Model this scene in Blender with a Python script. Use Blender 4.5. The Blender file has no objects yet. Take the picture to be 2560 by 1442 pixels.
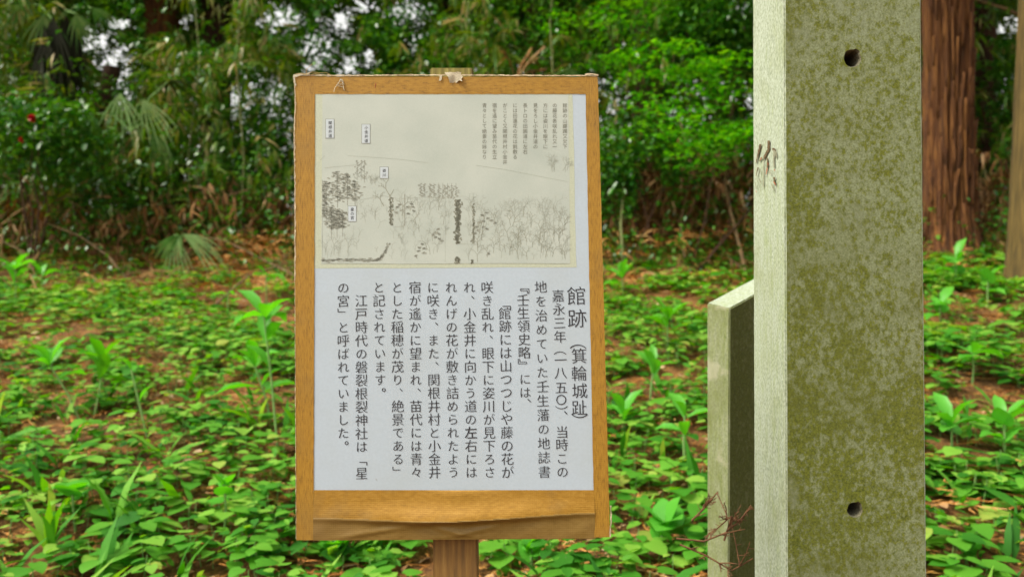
import bpy, bmesh, math, random
import numpy as np
from mathutils import Vector, Matrix

# ------------------------------------------------------------------ camera, sky, sun, exposure
SC = bpy.context.scene
COL = SC.collection
random.seed(7)
RNG = np.random.default_rng(11)
F = 1991.0                      # focal length in photo pixels (28 mm on 36 mm)
CZ = 1.25                       # eye height
cam_d = bpy.data.cameras.new('camera'); cam_d.lens = 28; cam_d.sensor_width = 36
cam_d.clip_end = 500; cam_d.clip_start = 0.05
cam_d.dof.use_dof = True; cam_d.dof.focus_distance = 1.27; cam_d.dof.aperture_fstop = 4.2
cam = bpy.data.objects.new('camera', cam_d); COL.objects.link(cam)
cam.location = (0, 0, CZ); cam.rotation_euler = (math.radians(90), 0, 0)
SC.camera = cam

SUN_EL, SUN_AZ = math.radians(52), math.radians(-112)     # azimuth from +Y, clockwise
world = bpy.data.worlds.new('World'); SC.world = world; world.use_nodes = True
wn = world.node_tree.nodes; wl = world.node_tree.links; wn.clear()
sky = wn.new('ShaderNodeTexSky'); sky.sky_type = 'NISHITA'; sky.sun_disc = False
sky.sun_elevation = SUN_EL; sky.sun_rotation = SUN_AZ % (2 * math.pi)
sky.air_density = 1.0; sky.dust_density = 4.0; sky.ozone_density = 1.0
bg = wn.new('ShaderNodeBackground'); bg.inputs['Strength'].default_value = 0.15
wo = wn.new('ShaderNodeOutputWorld')
hs = wn.new('ShaderNodeHueSaturation'); hs.inputs['Saturation'].default_value = 0.12
tn = wn.new('ShaderNodeMix'); tn.data_type = 'RGBA'; tn.blend_type = 'MULTIPLY'; tn.inputs[0].default_value = 1
tn.inputs['B'].default_value = (1.0, 0.985, 0.91, 1)          # warm white balance put into the sky colour
wl.new(sky.outputs[0], hs.inputs['Color']); wl.new(hs.outputs[0], tn.inputs['A']); wl.new(tn.outputs['Result'], bg.inputs['Color']); wl.new(bg.outputs[0], wo.inputs['Surface'])
sd = bpy.data.lights.new('sun', 'SUN'); sd.energy = 1.5; sd.angle = math.radians(18); sd.color = (1.0, 0.94, 0.80)
so = bpy.data.objects.new('sun', sd); COL.objects.link(so)
dirv = Vector((math.sin(SUN_AZ) * math.cos(SUN_EL), math.cos(SUN_AZ) * math.cos(SUN_EL), math.sin(SUN_EL)))
so.rotation_euler = dirv.to_track_quat('Z', 'Y').to_euler(); so.location = (-4, -3, 6)
vs = SC.view_settings
vs.view_transform = 'Standard'; vs.look = 'None'; vs.gamma = 1; vs.use_curve_mapping = False; vs.exposure = 1.02

# ------------------------------------------------------------------ helpers
def link(o): COL.objects.link(o); return o
def tag(o, label=None, cat=None, group=None, kind=None):
    if label: o['label'] = label
    if cat: o['category'] = cat
    if group: o['group'] = group
    if kind: o['kind'] = kind
    return o
def empty(name, loc, label, cat, group=None):
    o = bpy.data.objects.new(name, None); o.location = loc; o.empty_display_size = 0.05
    link(o); return tag(o, label, cat, group)
def mesh_obj(name, verts, faces, mat=None, parent=None, smooth=False, at=None):
    """verts in world space; made local to parent (translation-only parents)"""
    V = np.asarray(verts, dtype=np.float64).reshape(-1, 3)
    off = np.array(at if at is not None else (parent_off(parent) if parent else (0, 0, 0)))
    me = bpy.data.meshes.new(name)
    if isinstance(faces, np.ndarray):
        n, k = faces.shape
        me.vertices.add(len(V)); me.vertices.foreach_set('co', (V - off).astype(np.float32).ravel())
        me.loops.add(n * k); me.loops.foreach_set('vertex_index', faces.astype(np.int32).ravel())
        me.polygons.add(n); me.polygons.foreach_set('loop_start', np.arange(0, n * k, k, dtype=np.int32))
        me.polygons.foreach_set('loop_total', np.full(n, k, dtype=np.int32))
        me.update(calc_edges=True); me.validate()
    else:
        me.from_pydata([tuple(v) for v in (V - off)], [], faces); me.update()
    if smooth: me.polygons.foreach_set('use_smooth', [True] * len(me.polygons))
    if mat: me.materials.append(mat)
    o = bpy.data.objects.new(name, me); link(o)
    if parent: o.parent = parent
    elif at is not None: o.location = at
    return o
def parent_off(p):
    v = Vector((0, 0, 0))
    while p is not None: v += p.location; p = p.parent
    return (v.x, v.y, v.z)

def W(px, py, d):                        # photo pixel at depth d -> world point
    return np.array([(px - 1280) / F * d, d, CZ - (py - 721) / F * d])
def ground(x, y):
    x = np.asarray(x, float); y = np.asarray(y, float)
    base = 0.27 + 0.2 * (y - 2.7)
    base = np.where(y > 9, 1.53 + 0.10 * (1 - np.exp(-(y - 9) / 2.0)), base)
    base = np.where(y > 14, base - 0.012 * (y - 14), base)
    base = np.where(y < 0.5, 0.27 + 0.2 * (0.5 - 2.7), base)
    base = base + 0.055 * np.clip(x, 0, 6) * np.clip((y - 1.5) / 3, 0, 1)
    bump = 0.025 * np.sin(x * 2.1 + 1.3 * np.sin(y * 1.1)) + 0.02 * np.sin(y * 3.3 + x * 1.7) + 0.01 * np.sin(x * 7.3 + y * 5.1)
    return base + bump
def depth_on_ground(px, py):
    for i in range(1500):
        d = 1.5 + i * 0.008
        p = W(px, py, d)
        if p[2] <= ground(p[0], d) : return d
    return 10
def vnoise(x, y, s, seed=0):             # cheap smooth patch noise in 0..1
    a = np.sin(x * s * 1.0 + seed) * np.cos(y * s * 1.3 + seed * 2.1)
    b = np.sin(x * s * 2.3 + y * s * 1.1 + seed * 3.7) * 0.6
    c = np.cos(y * s * 2.9 - x * s * 1.9 + seed * 1.3) * 0.5
    return 0.5 + (a + b + c) / 4.2

# ------------------------------------------------------------------ materials
def mat(name):
    m = bpy.data.materials.new(name); m.use_nodes = True
    return m, m.node_tree.nodes, m.node_tree.links, m.node_tree.nodes['Principled BSDF']
def N(nodes, t, **kw):
    n = nodes.new(t)
    for k, v in kw.items():
        if k.startswith('i_'): n.inputs[k[2:]].default_value = v
        else: setattr(n, k, v)
    return n
def ramp(nodes, stops, interp='LINEAR'):
    r = nodes.new('ShaderNodeValToRGB'); r.color_ramp.interpolation = interp
    e = r.color_ramp.elements
    while len(e) < len(stops): e.new(0.5)
    for el, (p, c) in zip(e, stops): el.position = p; el.color = (*c, 1)
    return r
def leaf_mat(name, stops, trans=0.35, rough=0.42, tint=1.25, spec=0.4):
    m, n, l, b = mat(name)
    g = N(n, 'ShaderNodeNewGeometry'); r = ramp(n, stops)
    tc = N(n, 'ShaderNodeTexCoord'); nz = N(n, 'ShaderNodeTexNoise'); nz.inputs['Scale'].default_value = 1.6; nz.inputs['Detail'].default_value = 1
    l.new(tc.outputs['Object'], nz.inputs['Vector'])
    mx = N(n, 'ShaderNodeMath', operation='MULTIPLY_ADD'); mx.inputs[1].default_value = 0.7; mx.inputs[2].default_value = -0.20
    l.new(nz.outputs['Fac'], mx.inputs[0])
    ad = N(n, 'ShaderNodeMath', operation='MULTIPLY_ADD'); ad.inputs[1].default_value = 0.8
    l.new(g.outputs['Random Per Island'], ad.inputs[0]); l.new(mx.outputs[0], ad.inputs[2])
    l.new(ad.outputs[0], r.inputs[0]); l.new(r.outputs[0], b.inputs['Base Color'])
    b.inputs['Roughness'].default_value = rough; b.inputs['Specular IOR Level'].default_value = spec
    t = N(n, 'ShaderNodeBsdfTranslucent'); hv = N(n, 'ShaderNodeHueSaturation')
    hv.inputs['Value'].default_value = tint; hv.inputs['Saturation'].default_value = 1.1; hv.inputs['Hue'].default_value = 0.49
    l.new(r.outputs[0], hv.inputs['Color']); l.new(hv.outputs[0], t.inputs['Color'])
    ms = N(n, 'ShaderNodeMixShader'); ms.inputs[0].default_value = trans
    l.new(b.outputs[0], ms.inputs[1]); l.new(t.outputs[0], ms.inputs[2])
    l.new(ms.outputs[0], n['Material Output'].inputs['Surface'])
    return m
M = {}
M['carpet'] = leaf_mat('carpet_leaf', [(0, (0.012, 0.10, 0.007)), (0.3, (0.055, 0.25, 0.014)), (0.65, (0.135, 0.38, 0.028)), (0.9, (0.27, 0.49, 0.06)), (1, (0.38, 0.44, 0.08))], 0.42, 0.62, spec=.3)
M['herb'] = leaf_mat('herb_leaf', [(0, (0.03, 0.24, 0.03)), (0.5, (0.09, 0.41, 0.035)), (1, (0.22, 0.53, 0.07))], 0.45, 0.4)
M['darkleaf'] = leaf_mat('glossy_dark_leaf', [(0, (0.008, 0.06, 0.005)), (0.5, (0.030, 0.15, 0.010)), (1, (0.11, 0.26, 0.018))], 0.3, 0.3, spec=0.7)
M['bright'] = leaf_mat('bright_shrub_leaf', [(0, (0.02, 0.17, 0.012)), (0.5, (0.07, 0.34, 0.02)), (1, (0.20, 0.48, 0.04))], 0.45, 0.35)
M['sasa'] = leaf_mat('bamboo_leaf', [(0, (0.020, 0.085, 0.004)), (0.35, (0.065, 0.175, 0.010)), (0.7, (0.155, 0.225, 0.016)), (0.88, (0.24, 0.21, 0.06)), (1, (0.42, 0.32, 0.14))], 0.35, 0.4)
M['palm'] = leaf_mat('palm_leaf', [(0, (0.03, 0.11, 0.025)), (0.6, (0.08, 0.21, 0.05)), (1, (0.20, 0.32, 0.11))], 0.3, 0.35, spec=0.6)
M['palmpale'] = leaf_mat('pale_palm_leaf', [(0, (0.16, 0.34, 0.10)), (1, (0.36, 0.52, 0.24))], 0.3, 0.35, spec=0.6)
M['dead'] = leaf_mat('dead_leaf', [(0, (0.04, 0.016, 0.004)), (0.45, (0.17, 0.070, 0.014)), (0.8, (0.32, 0.16, 0.045)), (1, (0.58, 0.38, 0.20))], 0.15, 0.7, 1.1)
M['deadpalm'] = leaf_mat('dead_palm_frond', [(0, (0.003, 0.005, 0.002)), (1, (0.016, 0.018, 0.006))], 0.1, 0.7, 1.0, 0.2)
M['rust'] = leaf_mat('dead_cedar_spray', [(0, (0.10, 0.03, 0.006)), (0.4, (0.42, 0.16, 0.03)), (0.85, (0.55, 0.27, 0.07)), (1, (0.62, 0.40, 0.18))], 0.1, 0.8, 1.0)
M['tan'] = leaf_mat('tan_tangle', [(0, (0.06, 0.03, 0.008)), (0.5, (0.20, 0.10, 0.028)), (1, (0.40, 0.25, 0.09))], 0.15, 0.7, 1.0)
M['far'] = leaf_mat('far_wood_leaf', [(0, (0.012, 0.06, 0.006)), (0.45, (0.04, 0.14, 0.010)), (0.8, (0.11, 0.25, 0.016)), (1, (0.25, 0.38, 0.04))], 0.35, 0.4)
M['petal'] = leaf_mat('red_petal', [(0, (0.35, 0.003, 0.006)), (1, (0.5, 0.006, 0.01))], 0.2, 0.5)

def stem_mat(name, c0, c1, scale=30):
    m, n, l, b = mat(name)
    tc = N(n, 'ShaderNodeTexCoord'); nz = N(n, 'ShaderNodeTexNoise'); nz.inputs['Scale'].default_value = scale; nz.inputs['Detail'].default_value = 4
    r = ramp(n, [(0.3, c0), (0.7, c1)]); l.new(tc.outputs['Object'], nz.inputs['Vector']); l.new(nz.outputs['Fac'], r.inputs[0])
    l.new(r.outputs[0], b.inputs['Base Color']); b.inputs['Roughness'].default_value = 0.75
    return m
M['stem'] = stem_mat('green_stem', (0.10, 0.22, 0.05), (0.22, 0.36, 0.10))
M['cane'] = stem_mat('bamboo_cane', (0.10, 0.13, 0.03), (0.22, 0.22, 0.08), 12)
M['twig'] = stem_mat('dry_twig', (0.07, 0.04, 0.015), (0.22, 0.13, 0.05), 20)
M['rusttwig'] = stem_mat('red_brown_twig', (0.08, 0.03, 0.010), (0.19, 0.08, 0.028), 60)

# ground
m, n, l, b = mat('forest_floor'); M['ground'] = m
tc = N(n, 'ShaderNodeTexCoord')
n1 = N(n, 'ShaderNodeTexNoise'); n1.inputs['Scale'].default_value = 55; n1.inputs['Detail'].default_value = 8; n1.inputs['Roughness'].default_value = 0.75
n2 = N(n, 'ShaderNodeTexNoise'); n2.inputs['Scale'].default_value = 2.2; n2.inputs['Detail'].default_value = 5
r1 = ramp(n, [(0.30, (0.02, 0.008, 0.002)), (0.42, (0.16, 0.062, 0.012)), (0.55, (0.38, 0.17, 0.035)), (0.70, (0.60, 0.36, 0.14))])
r2 = ramp(n, [(0.35, (0.45, 0.4, 0.36)), (0.65, (1, 1, 1))])
mx = N(n, 'ShaderNodeMix', data_type='RGBA', blend_type='MULTIPLY'); mx.inputs[0].default_value = 0.8
l.new(tc.outputs['Object'], n1.inputs['Vector']); l.new(tc.outputs['Object'], n2.inputs['Vector'])
l.new(n1.outputs['Fac'], r1.inputs[0]); l.new(n2.outputs['Fac'], r2.inputs[0])
l.new(r1.outputs[0], mx.inputs['A']); l.new(r2.outputs[0], mx.inputs['B']); l.new(mx.outputs['Result'], b.inputs['Base Color'])
bp = N(n, 'ShaderNodeBump'); bp.inputs['Strength'].default_value = 1.0; bp.inputs['Distance'].default_value = 0.03
l.new(n1.outputs['Fac'], bp.inputs['Height']); l.new(bp.outputs[0], b.inputs['Normal']); b.inputs['Roughness'].default_value = 0.95

# bark
def bark_mat(name, a, c, d):
    m, n, l, b = mat(name)
    tc = N(n, 'ShaderNodeTexCoord'); mp = N(n, 'ShaderNodeMapping'); mp.inputs['Scale'].default_value = (26, 26, 1.7)
    nz = N(n, 'ShaderNodeTexNoise'); nz.inputs['Scale'].default_value = 1.5; nz.inputs['Detail'].default_value = 7; nz.inputs['Roughness'].default_value = 0.65
    l.new(tc.outputs['Object'], mp.inputs[0]); l.new(mp.outputs[0], nz.inputs['Vector'])
    r = ramp(n, [(0.3, a), (0.5, c), (0.72, d)]); l.new(nz.outputs['Fac'], r.inputs[0]); l.new(r.outputs[0], b.inputs['Base Color'])
    bp = N(n, 'ShaderNodeBump'); bp.inputs['Strength'].default_value = 0.8; bp.inputs['Distance'].default_value = 0.02
    l.new(nz.outputs['Fac'], bp.inputs['Height']); l.new(bp.outputs[0], b.inputs['Normal']); b.inputs['Roughness'].default_value = 0.9
    return m
M['bark'] = bark_mat('cedar_bark', (0.008, 0.003, 0.001), (0.10, 0.032, 0.005), (0.30, 0.125, 0.025))
M['barkolive'] = bark_mat('olive_bark', (0.025, 0.016, 0.004), (0.10, 0.062, 0.012), (0.19, 0.12, 0.03))
M['barkdark'] = bark_mat('dark_bark', (0.012, 0.007, 0.004), (0.06, 0.025, 0.012), (0.14, 0.07, 0.03))

# stone
def stone_mat(name, lichen_lo, lichen_hi, base0, base1, lich0, lich1, streak=False):
    m, n, l, b = mat(name)
    tc = N(n, 'ShaderNodeTexCoord')
    fine = N(n, 'ShaderNodeTexNoise'); fine.inputs['Scale'].default_value = 330; fine.inputs['Detail'].default_value = 3
    med = N(n, 'ShaderNodeTexNoise'); med.inputs['Scale'].default_value = 118; med.inputs['Detail'].default_value = 6; med.inputs['Roughness'].default_value = 0.7
    big = N(n, 'ShaderNodeTexNoise'); big.inputs['Scale'].default_value = 7; big.inputs['Detail'].default_value = 4
    mp = N(n, 'ShaderNodeMapping'); mp.inputs['Scale'].default_value = (1, 1, 0.22 if streak else 0.8)
    l.new(tc.outputs['Object'], mp.inputs[0])
    mpf = N(n, 'ShaderNodeMapping'); mpf.inputs['Scale'].default_value = (1, 1, 0.6 if streak else 1)
    l.new(tc.outputs['Object'], mpf.inputs[0]); l.new(mpf.outputs[0], fine.inputs['Vector'])
    for q in (med, big): l.new(mp.outputs[0], q.inputs['Vector'])
    rb = ramp(n, [(0.32, base0), (0.68, base1)]); l.new(fine.outputs['Fac'], rb.inputs[0])
    rl = ramp(n, [(0.3, lich0), (0.7, lich1)]); l.new(fine.outputs['Fac'], rl.inputs[0])
    a1 = N(n, 'ShaderNodeMath', operation='MULTIPLY_ADD'); a1.inputs[1].default_value = 0.30
    l.new(big.outputs['Fac'], a1.inputs[0]); 
    a0 = N(n, 'ShaderNodeMath', operation='MULTIPLY_ADD'); a0.inputs[1].default_value = 0.62
    l.new(med.outputs['Fac'], a0.inputs[0])
    a2 = N(n, 'ShaderNodeMath', operation='MULTIPLY'); a2.inputs[1].default_value = 0.16
    l.new(fine.outputs['Fac'], a2.inputs[0]); l.new(a2.outputs[0], a0.inputs[2]); l.new(a0.outputs[0], a1.inputs[2])
    mk = N(n, 'ShaderNodeMapRange'); mk.inputs['From Min'].default_value = lichen_lo; mk.inputs['From Max'].default_value = lichen_hi
    l.new(a1.outputs[0], mk.inputs['Value'])
    mx = N(n, 'ShaderNodeMix', data_type='RGBA'); l.new(mk.outputs[0], mx.inputs[0]); l.new(rb.outputs[0], mx.inputs['A']); l.new(rl.outputs[0], mx.inputs['B'])
    l.new(mx.outputs['Result'], b.inputs['Base Color'])
    bp = N(n, 'ShaderNodeBump'); bp.inputs['Strength'].default_value = 0.25; bp.inputs['Distance'].default_value = 0.001
    l.new(fine.outputs['Fac'], bp.inputs['Height']); l.new(bp.outputs[0], b.inputs['Normal']); b.inputs['Roughness'].default_value = 0.9
    return m
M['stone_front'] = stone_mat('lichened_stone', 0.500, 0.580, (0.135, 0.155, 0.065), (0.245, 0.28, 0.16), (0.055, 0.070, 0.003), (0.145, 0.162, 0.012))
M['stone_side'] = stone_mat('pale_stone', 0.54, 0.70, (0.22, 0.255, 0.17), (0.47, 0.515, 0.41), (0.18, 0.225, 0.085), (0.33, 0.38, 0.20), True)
M['stone_pale'] = stone_mat('pale_green_stone', 0.47, 0.65, (0.17, 0.19, 0.10), (0.31, 0.33, 0.21), (0.12, 0.15, 0.04), (0.21, 0.24, 0.085), True)
M['stone_dark'] = stone_mat('shaded_stone', 0.47, 0.57, (0.07, 0.08, 0.025), (0.16, 0.17, 0.065), (0.04, 0.05, 0.004), (0.10, 0.115, 0.014))  # slab face turned from the sun, its shade put into the colour
def plain(name, c, rough=0.8, scale=200, var=0.25):
    m, n, l, b = mat(name)
    tc = N(n, 'ShaderNodeTexCoord'); nz = N(n, 'ShaderNodeTexNoise'); nz.inputs['Scale'].default_value = scale; nz.inputs['Detail'].default_value = 4
    l.new(tc.outputs['Object'], nz.inputs['Vector'])
    r = ramp(n, [(0.3, tuple(v * (1 - var) for v in c)), (0.7, tuple(min(1, v * (1 + var)) for v in c))])
    l.new(nz.outputs['Fac'], r.inputs[0]); l.new(r.outputs[0], b.inputs['Base Color']); b.inputs['Roughness'].default_value = rough
    return m
M['paper'] = plain('paper', (0.41, 0.475, 0.54), 0.36, 260, 0.03)
def stain(m, col, scale, lo, hi, amt):              # soft water marks over a plain material
    n, l = m.node_tree.nodes, m.node_tree.links; b = n['Principled BSDF']; src = b.inputs['Base Color'].links[0].from_socket
    tc = N(n, 'ShaderNodeTexCoord'); nz = N(n, 'ShaderNodeTexNoise'); nz.inputs['Scale'].default_value = scale; nz.inputs['Detail'].default_value = 6; nz.inputs['Roughness'].default_value = .6
    l.new(tc.outputs['Object'], nz.inputs['Vector']); r = ramp(n, [(lo, (0, 0, 0)), (hi, (amt, amt, amt))]); l.new(nz.outputs['Fac'], r.inputs[0])
    mx = N(n, 'ShaderNodeMix', data_type='RGBA'); mx.inputs['B'].default_value = (*col, 1); l.new(r.outputs[0], mx.inputs[0]); l.new(src, mx.inputs['A']); l.new(mx.outputs['Result'], b.inputs['Base Color'])
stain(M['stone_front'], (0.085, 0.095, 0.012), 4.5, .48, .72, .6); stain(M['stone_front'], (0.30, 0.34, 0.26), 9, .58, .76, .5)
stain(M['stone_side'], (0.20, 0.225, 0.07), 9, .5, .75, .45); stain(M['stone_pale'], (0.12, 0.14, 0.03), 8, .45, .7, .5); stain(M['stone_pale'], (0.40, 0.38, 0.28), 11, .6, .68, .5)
stain(M['paper'], (0.35, 0.38, 0.36), 5, .45, .8, .5)
stain(M['paper'], (0.18, 0.17, 0.13), 90, .70, .76, .5)
M['ink'] = plain('black_ink', (0.022, 0.022, 0.028), 0.5, 300, 0.3)
M['greyink'] = plain('grey_ink', (0.17, 0.17, 0.13), 0.6, 900, 0.25)
M['wash'] = plain('ink_wash', (0.285, 0.295, 0.245), 0.6, 700, 0.22)
M['line'] = plain('pencil_line', (0.325, 0.345, 0.285), 0.6, 700, 0.2)
M['darkwash'] = plain('dark_ink_wash', (0.23, 0.235, 0.18), 0.6, 800, 0.3)
M['brushink'] = plain('brush_ink', (0.275, 0.285, 0.225), 0.6, 900, 0.2)
M['box'] = plain('label_paper', (0.46, 0.51, 0.54), 0.5, 260, 0.04)
M['frayed'] = plain('frayed_tape', (0.48, 0.42, 0.30), 0.8, 900, 0.35)
M['torn'] = plain('torn_paper_edge', (0.46, 0.36, 0.23), 0.9, 500, 0.35)
M['fibre'] = plain('dry_fibre', (0.40, 0.27, 0.08), 0.7, 300, 0.2)
M['carve'] = plain('old_paint_in_carving', (0.10, 0.062, 0.025), 0.9, 330, 0.85)
M['carvered'] = plain('red_paint_trace', (0.42, 0.12, 0.06), 0.9, 400, 0.3)
M['carvegrey'] = plain('worn_carving', (0.23, 0.225, 0.15), 0.9, 300, 0.3)
M['holein'] = plain('hole_inside', (0.11, 0.10, 0.06), 0.9, 300, 0.4)

# picture sheet: yellowed border, greyer middle
m, n, l, b = mat('old_picture_print'); M['picture'] = m
tc = N(n, 'ShaderNodeTexCoord'); mp = N(n, 'ShaderNodeMapping')
l.new(tc.outputs['Object'], mp.inputs[0])
sx = N(n, 'ShaderNodeSeparateXYZ'); l.new(tc.outputs['Object'], sx.inputs[0])
nz = N(n, 'ShaderNodeTexNoise'); nz.inputs['Scale'].default_value = 14; nz.inputs['Detail'].default_value = 5; l.new(tc.outputs['Object'], nz.inputs['Vector'])
nf = N(n, 'ShaderNodeTexNoise'); nf.inputs['Scale'].default_value = 500; nf.inputs['Detail'].default_value = 2; l.new(tc.outputs['Object'], nf.inputs['Vector'])
mm = N(n, 'ShaderNodeMath', operation='MULTIPLY_ADD'); mm.inputs[1].default_value = 0.35; l.new(nf.outputs['Fac'], mm.inputs[0]); l.new(nz.outputs['Fac'], mm.inputs[2])
r = ramp(n, [(0.45, (0.37, 0.41, 0.365)), (0.85, (0.44, 0.475, 0.425))]); l.new(mm.outputs[0], r.inputs[0]); l.new(r.outputs[0], b.inputs['Base Color'])
b.inputs['Roughness'].default_value = 0.5
M['pictureedge'] = plain('yellowed_picture_edge', (0.43, 0.46, 0.35), 0.5, 400, 0.07)

# cloth tape over brown wood print
def tape_mat(name, vertical, c0, c1, c2, dirty):
    m, n, l, b = mat(name)
    tc = N(n, 'ShaderNodeTexCoord')
    mp = N(n, 'ShaderNodeMapping'); mp.inputs['Scale'].default_value = (3.2, 1, .55) if vertical else (.6, 1, 1.6)
    l.new(tc.outputs['Object'], mp.inputs[0])
    g = N(n, 'ShaderNodeTexNoise'); g.inputs['Scale'].default_value = 150; g.inputs['Detail'].default_value = 7; g.inputs['Roughness'].default_value = 0.7
    l.new(mp.outputs[0], g.inputs['Vector'])
    r = ramp(n, [(0.34, c0), (0.47, c1), (0.68, c2)]); l.new(g.outputs['Fac'], r.inputs[0])
    bn = N(n, 'ShaderNodeTexNoise'); bn.inputs['Scale'].default_value = 12; bn.inputs['Detail'].default_value = 4; l.new(tc.outputs['Object'], bn.inputs['Vector'])
    rr = ramp(n, [(0.5, (0, 0, 0)), (0.68, (1, 1, 1))]); l.new(bn.outputs['Fac'], rr.inputs[0])
    mf = N(n, 'ShaderNodeMath', operation='MULTIPLY'); mf.inputs[1].default_value = dirty; l.new(rr.outputs[0], mf.inputs[0])
    mx = N(n, 'ShaderNodeMix', data_type='RGBA'); mx.inputs['B'].default_value = (0.20, 0.12, 0.035, 1)
    l.new(mf.outputs[0], mx.inputs[0]); l.new(r.outputs[0], mx.inputs['A']); l.new(mx.outputs['Result'], b.inputs['Base Color'])
    w1 = N(n, 'ShaderNodeTexWave', bands_direction='X'); w1.inputs['Scale'].default_value = 110; w1.inputs['Distortion'].default_value = 0.6
    w2 = N(n, 'ShaderNodeTexWave', bands_direction='Z'); w2.inputs['Scale'].default_value = 110; w2.inputs['Distortion'].default_value = 0.6
    for w in (w1, w2): l.new(tc.outputs['Object'], w.inputs['Vector'])
    a = N(n, 'ShaderNodeMath', operation='ADD'); l.new(w1.outputs['Fac'], a.inputs[0]); l.new(w2.outputs['Fac'], a.inputs[1])
    bp = N(n, 'ShaderNodeBump'); bp.inputs['Strength'].default_value = 0.14; bp.inputs['Distance'].default_value = 0.0005
    l.new(a.outputs[0], bp.inputs['Height']); l.new(bp.outputs[0], b.inputs['Normal'])
    b.inputs['Roughness'].default_value = 0.5; b.inputs['Specular IOR Level'].default_value = 0.35
    return m
OC = ((0.20, 0.10, 0.011), (0.31, 0.158, 0.015), (0.38, 0.205, 0.024))
M['tape_v'] = tape_mat('side_tape', True, *OC, 0.35)
M['tape_h'] = tape_mat('top_tape', False, *OC, 0.25)
M['tape_b'] = tape_mat('bottom_tape', False, (0.26, 0.13, 0.013), (0.31, 0.157, 0.015), (0.38, 0.205, 0.03), 0.85)
M['tape_lo'] = tape_mat('fold_shade_tape', False, (0.17, 0.098, 0.018), (0.195, 0.115, 0.024), (0.22, 0.135, 0.032), 0.7)  # darker copy of the tape, shade under the fold painted in
M['board_edge'] = plain('board_edge', (0.34, 0.22, 0.10), 0.8, 200, 0.3)

# timber post, paler and greener where the top weathers
m, n, l, b = mat('post_timber'); M['timber'] = m
tc = N(n, 'ShaderNodeTexCoord'); mp = N(n, 'ShaderNodeMapping'); mp.inputs['Scale'].default_value = (60, 60, 2.2)
l.new(tc.outputs['Object'], mp.inputs[0])
g = N(n, 'ShaderNodeTexNoise'); g.inputs['Scale'].default_value = 3; g.inputs['Detail'].default_value = 7; g.inputs['Roughness'].default_value = 0.6; l.new(mp.outputs[0], g.inputs['Vector'])
wv = N(n, 'ShaderNodeTexWave', bands_direction='X'); wv.inputs['Scale'].default_value = 28; wv.inputs['Distortion'].default_value = 3.5; wv.inputs['Detail Scale'].default_value = 0.6
mp2 = N(n, 'ShaderNodeMapping'); mp2.inputs['Scale'].default_value = (1, 1, 0.06); l.new(tc.outputs['Object'], mp2.inputs[0]); l.new(mp2.outputs[0], wv.inputs['Vector'])
ra = ramp(n, [(0.3, (0.09, 0.045, 0.012)), (0.6, (0.20, 0.10, 0.02)), (0.8, (0.29, 0.165, 0.045))])
rb_ = ramp(n, [(0.3, (0.09, 0.07, 0.012)), (0.6, (0.20, 0.17, 0.035)), (0.8, (0.34, 0.29, 0.09))])
am = N(n, 'ShaderNodeMath', operation='MULTIPLY_ADD'); am.inputs[1].default_value = 0.16; l.new(wv.outputs['Fac'], am.inputs[0])
gm = N(n, 'ShaderNodeMath', operation='MULTIPLY'); gm.inputs[1].default_value = 0.92; l.new(g.outputs['Fac'], gm.inputs[0]); l.new(gm.outputs[0], am.inputs[2])
l.new(am.outputs[0], ra.inputs[0]); l.new(am.outputs[0], rb_.inputs[0])
sp = N(n, 'ShaderNodeSeparateXYZ'); l.new(tc.outputs['Object'], sp.inputs[0])
mr = N(n, 'ShaderNodeMapRange'); mr.inputs['From Min'].default_value = 1.1; mr.inputs['From Max'].default_value = 1.4; l.new(sp.outputs['Z'], mr.inputs['Value'])
mx = N(n, 'ShaderNodeMix', data_type='RGBA'); l.new(mr.outputs[0], mx.inputs[0]); l.new(ra.outputs[0], mx.inputs['A']); l.new(rb_.outputs[0], mx.inputs['B'])
l.new(mx.outputs['Result'], b.inputs['Base Color']); b.inputs['Roughness'].default_value = 0.8
bp = N(n, 'ShaderNodeBump'); bp.inputs['Strength'].default_value = 0.5; bp.inputs['Distance'].default_value = 0.001; l.new(am.outputs[0], bp.inputs['Height']); l.new(bp.outputs[0], b.inputs['Normal'])

# ------------------------------------------------------------------ leaf templates (x width, y length, z up)
def T(verts, faces): return np.array(verts, float), np.array(faces, int)
HEART = T([(0,0,0),(0,.4,-.03),(0,.75,-.06),(0,1,-.15),
           (-.27,-.08,.01),(-.47,.20,.03),(-.41,.55,.0),(-.20,.84,-.07),
           (.27,-.08,.01),(.47,.20,.03),(.41,.55,.0),(.20,.84,-.07)],
          [(0,5,4),(0,1,5),(1,6,5),(1,2,6),(2,7,6),(2,3,7),(0,8,9),(0,9,1),(1,9,10),(1,10,2),(2,10,11),(2,11,3)])
OVAL = T([(0,0,0),(0,.5,-.02),(0,1,-.12),(-.2,.25,.05),(-.22,.65,.02),(.2,.25,.05),(.22,.65,.02)],
         [(0,1,3),(3,1,4),(1,2,4),(0,5,1),(5,6,1),(1,6,2)])
DIAM = T([(0,0,0),(-.27,.45,.05),(0,.5,-.01),(.27,.45,.05),(0,1,-.08)], [(0,2,1),(1,2,4),(0,3,2),(2,3,4)])
LANCE = T([(0,0,0),(-.07,.25,.0),(.07,.25,.0),(-.065,.6,-.08),(.065,.6,-.08),(0,1,-.3)], [(0,2,1),(1,2,3),(2,4,3),(3,4,5)])
HERB = T([(0,0,0),(0,.35,.02),(0,.7,-.02),(0,1,-.16),(-.07,.15,.04),(-.17,.45,.11),(-.16,.72,.06),(.07,.15,.04),(.17,.45,.11),(.16,.72,.06)],
         [(0,1,4),(4,1,5),(1,2,5),(5,2,6),(2,3,6),(0,7,1),(7,8,1),(1,8,2),(8,9,2),(2,9,3)])
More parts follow.
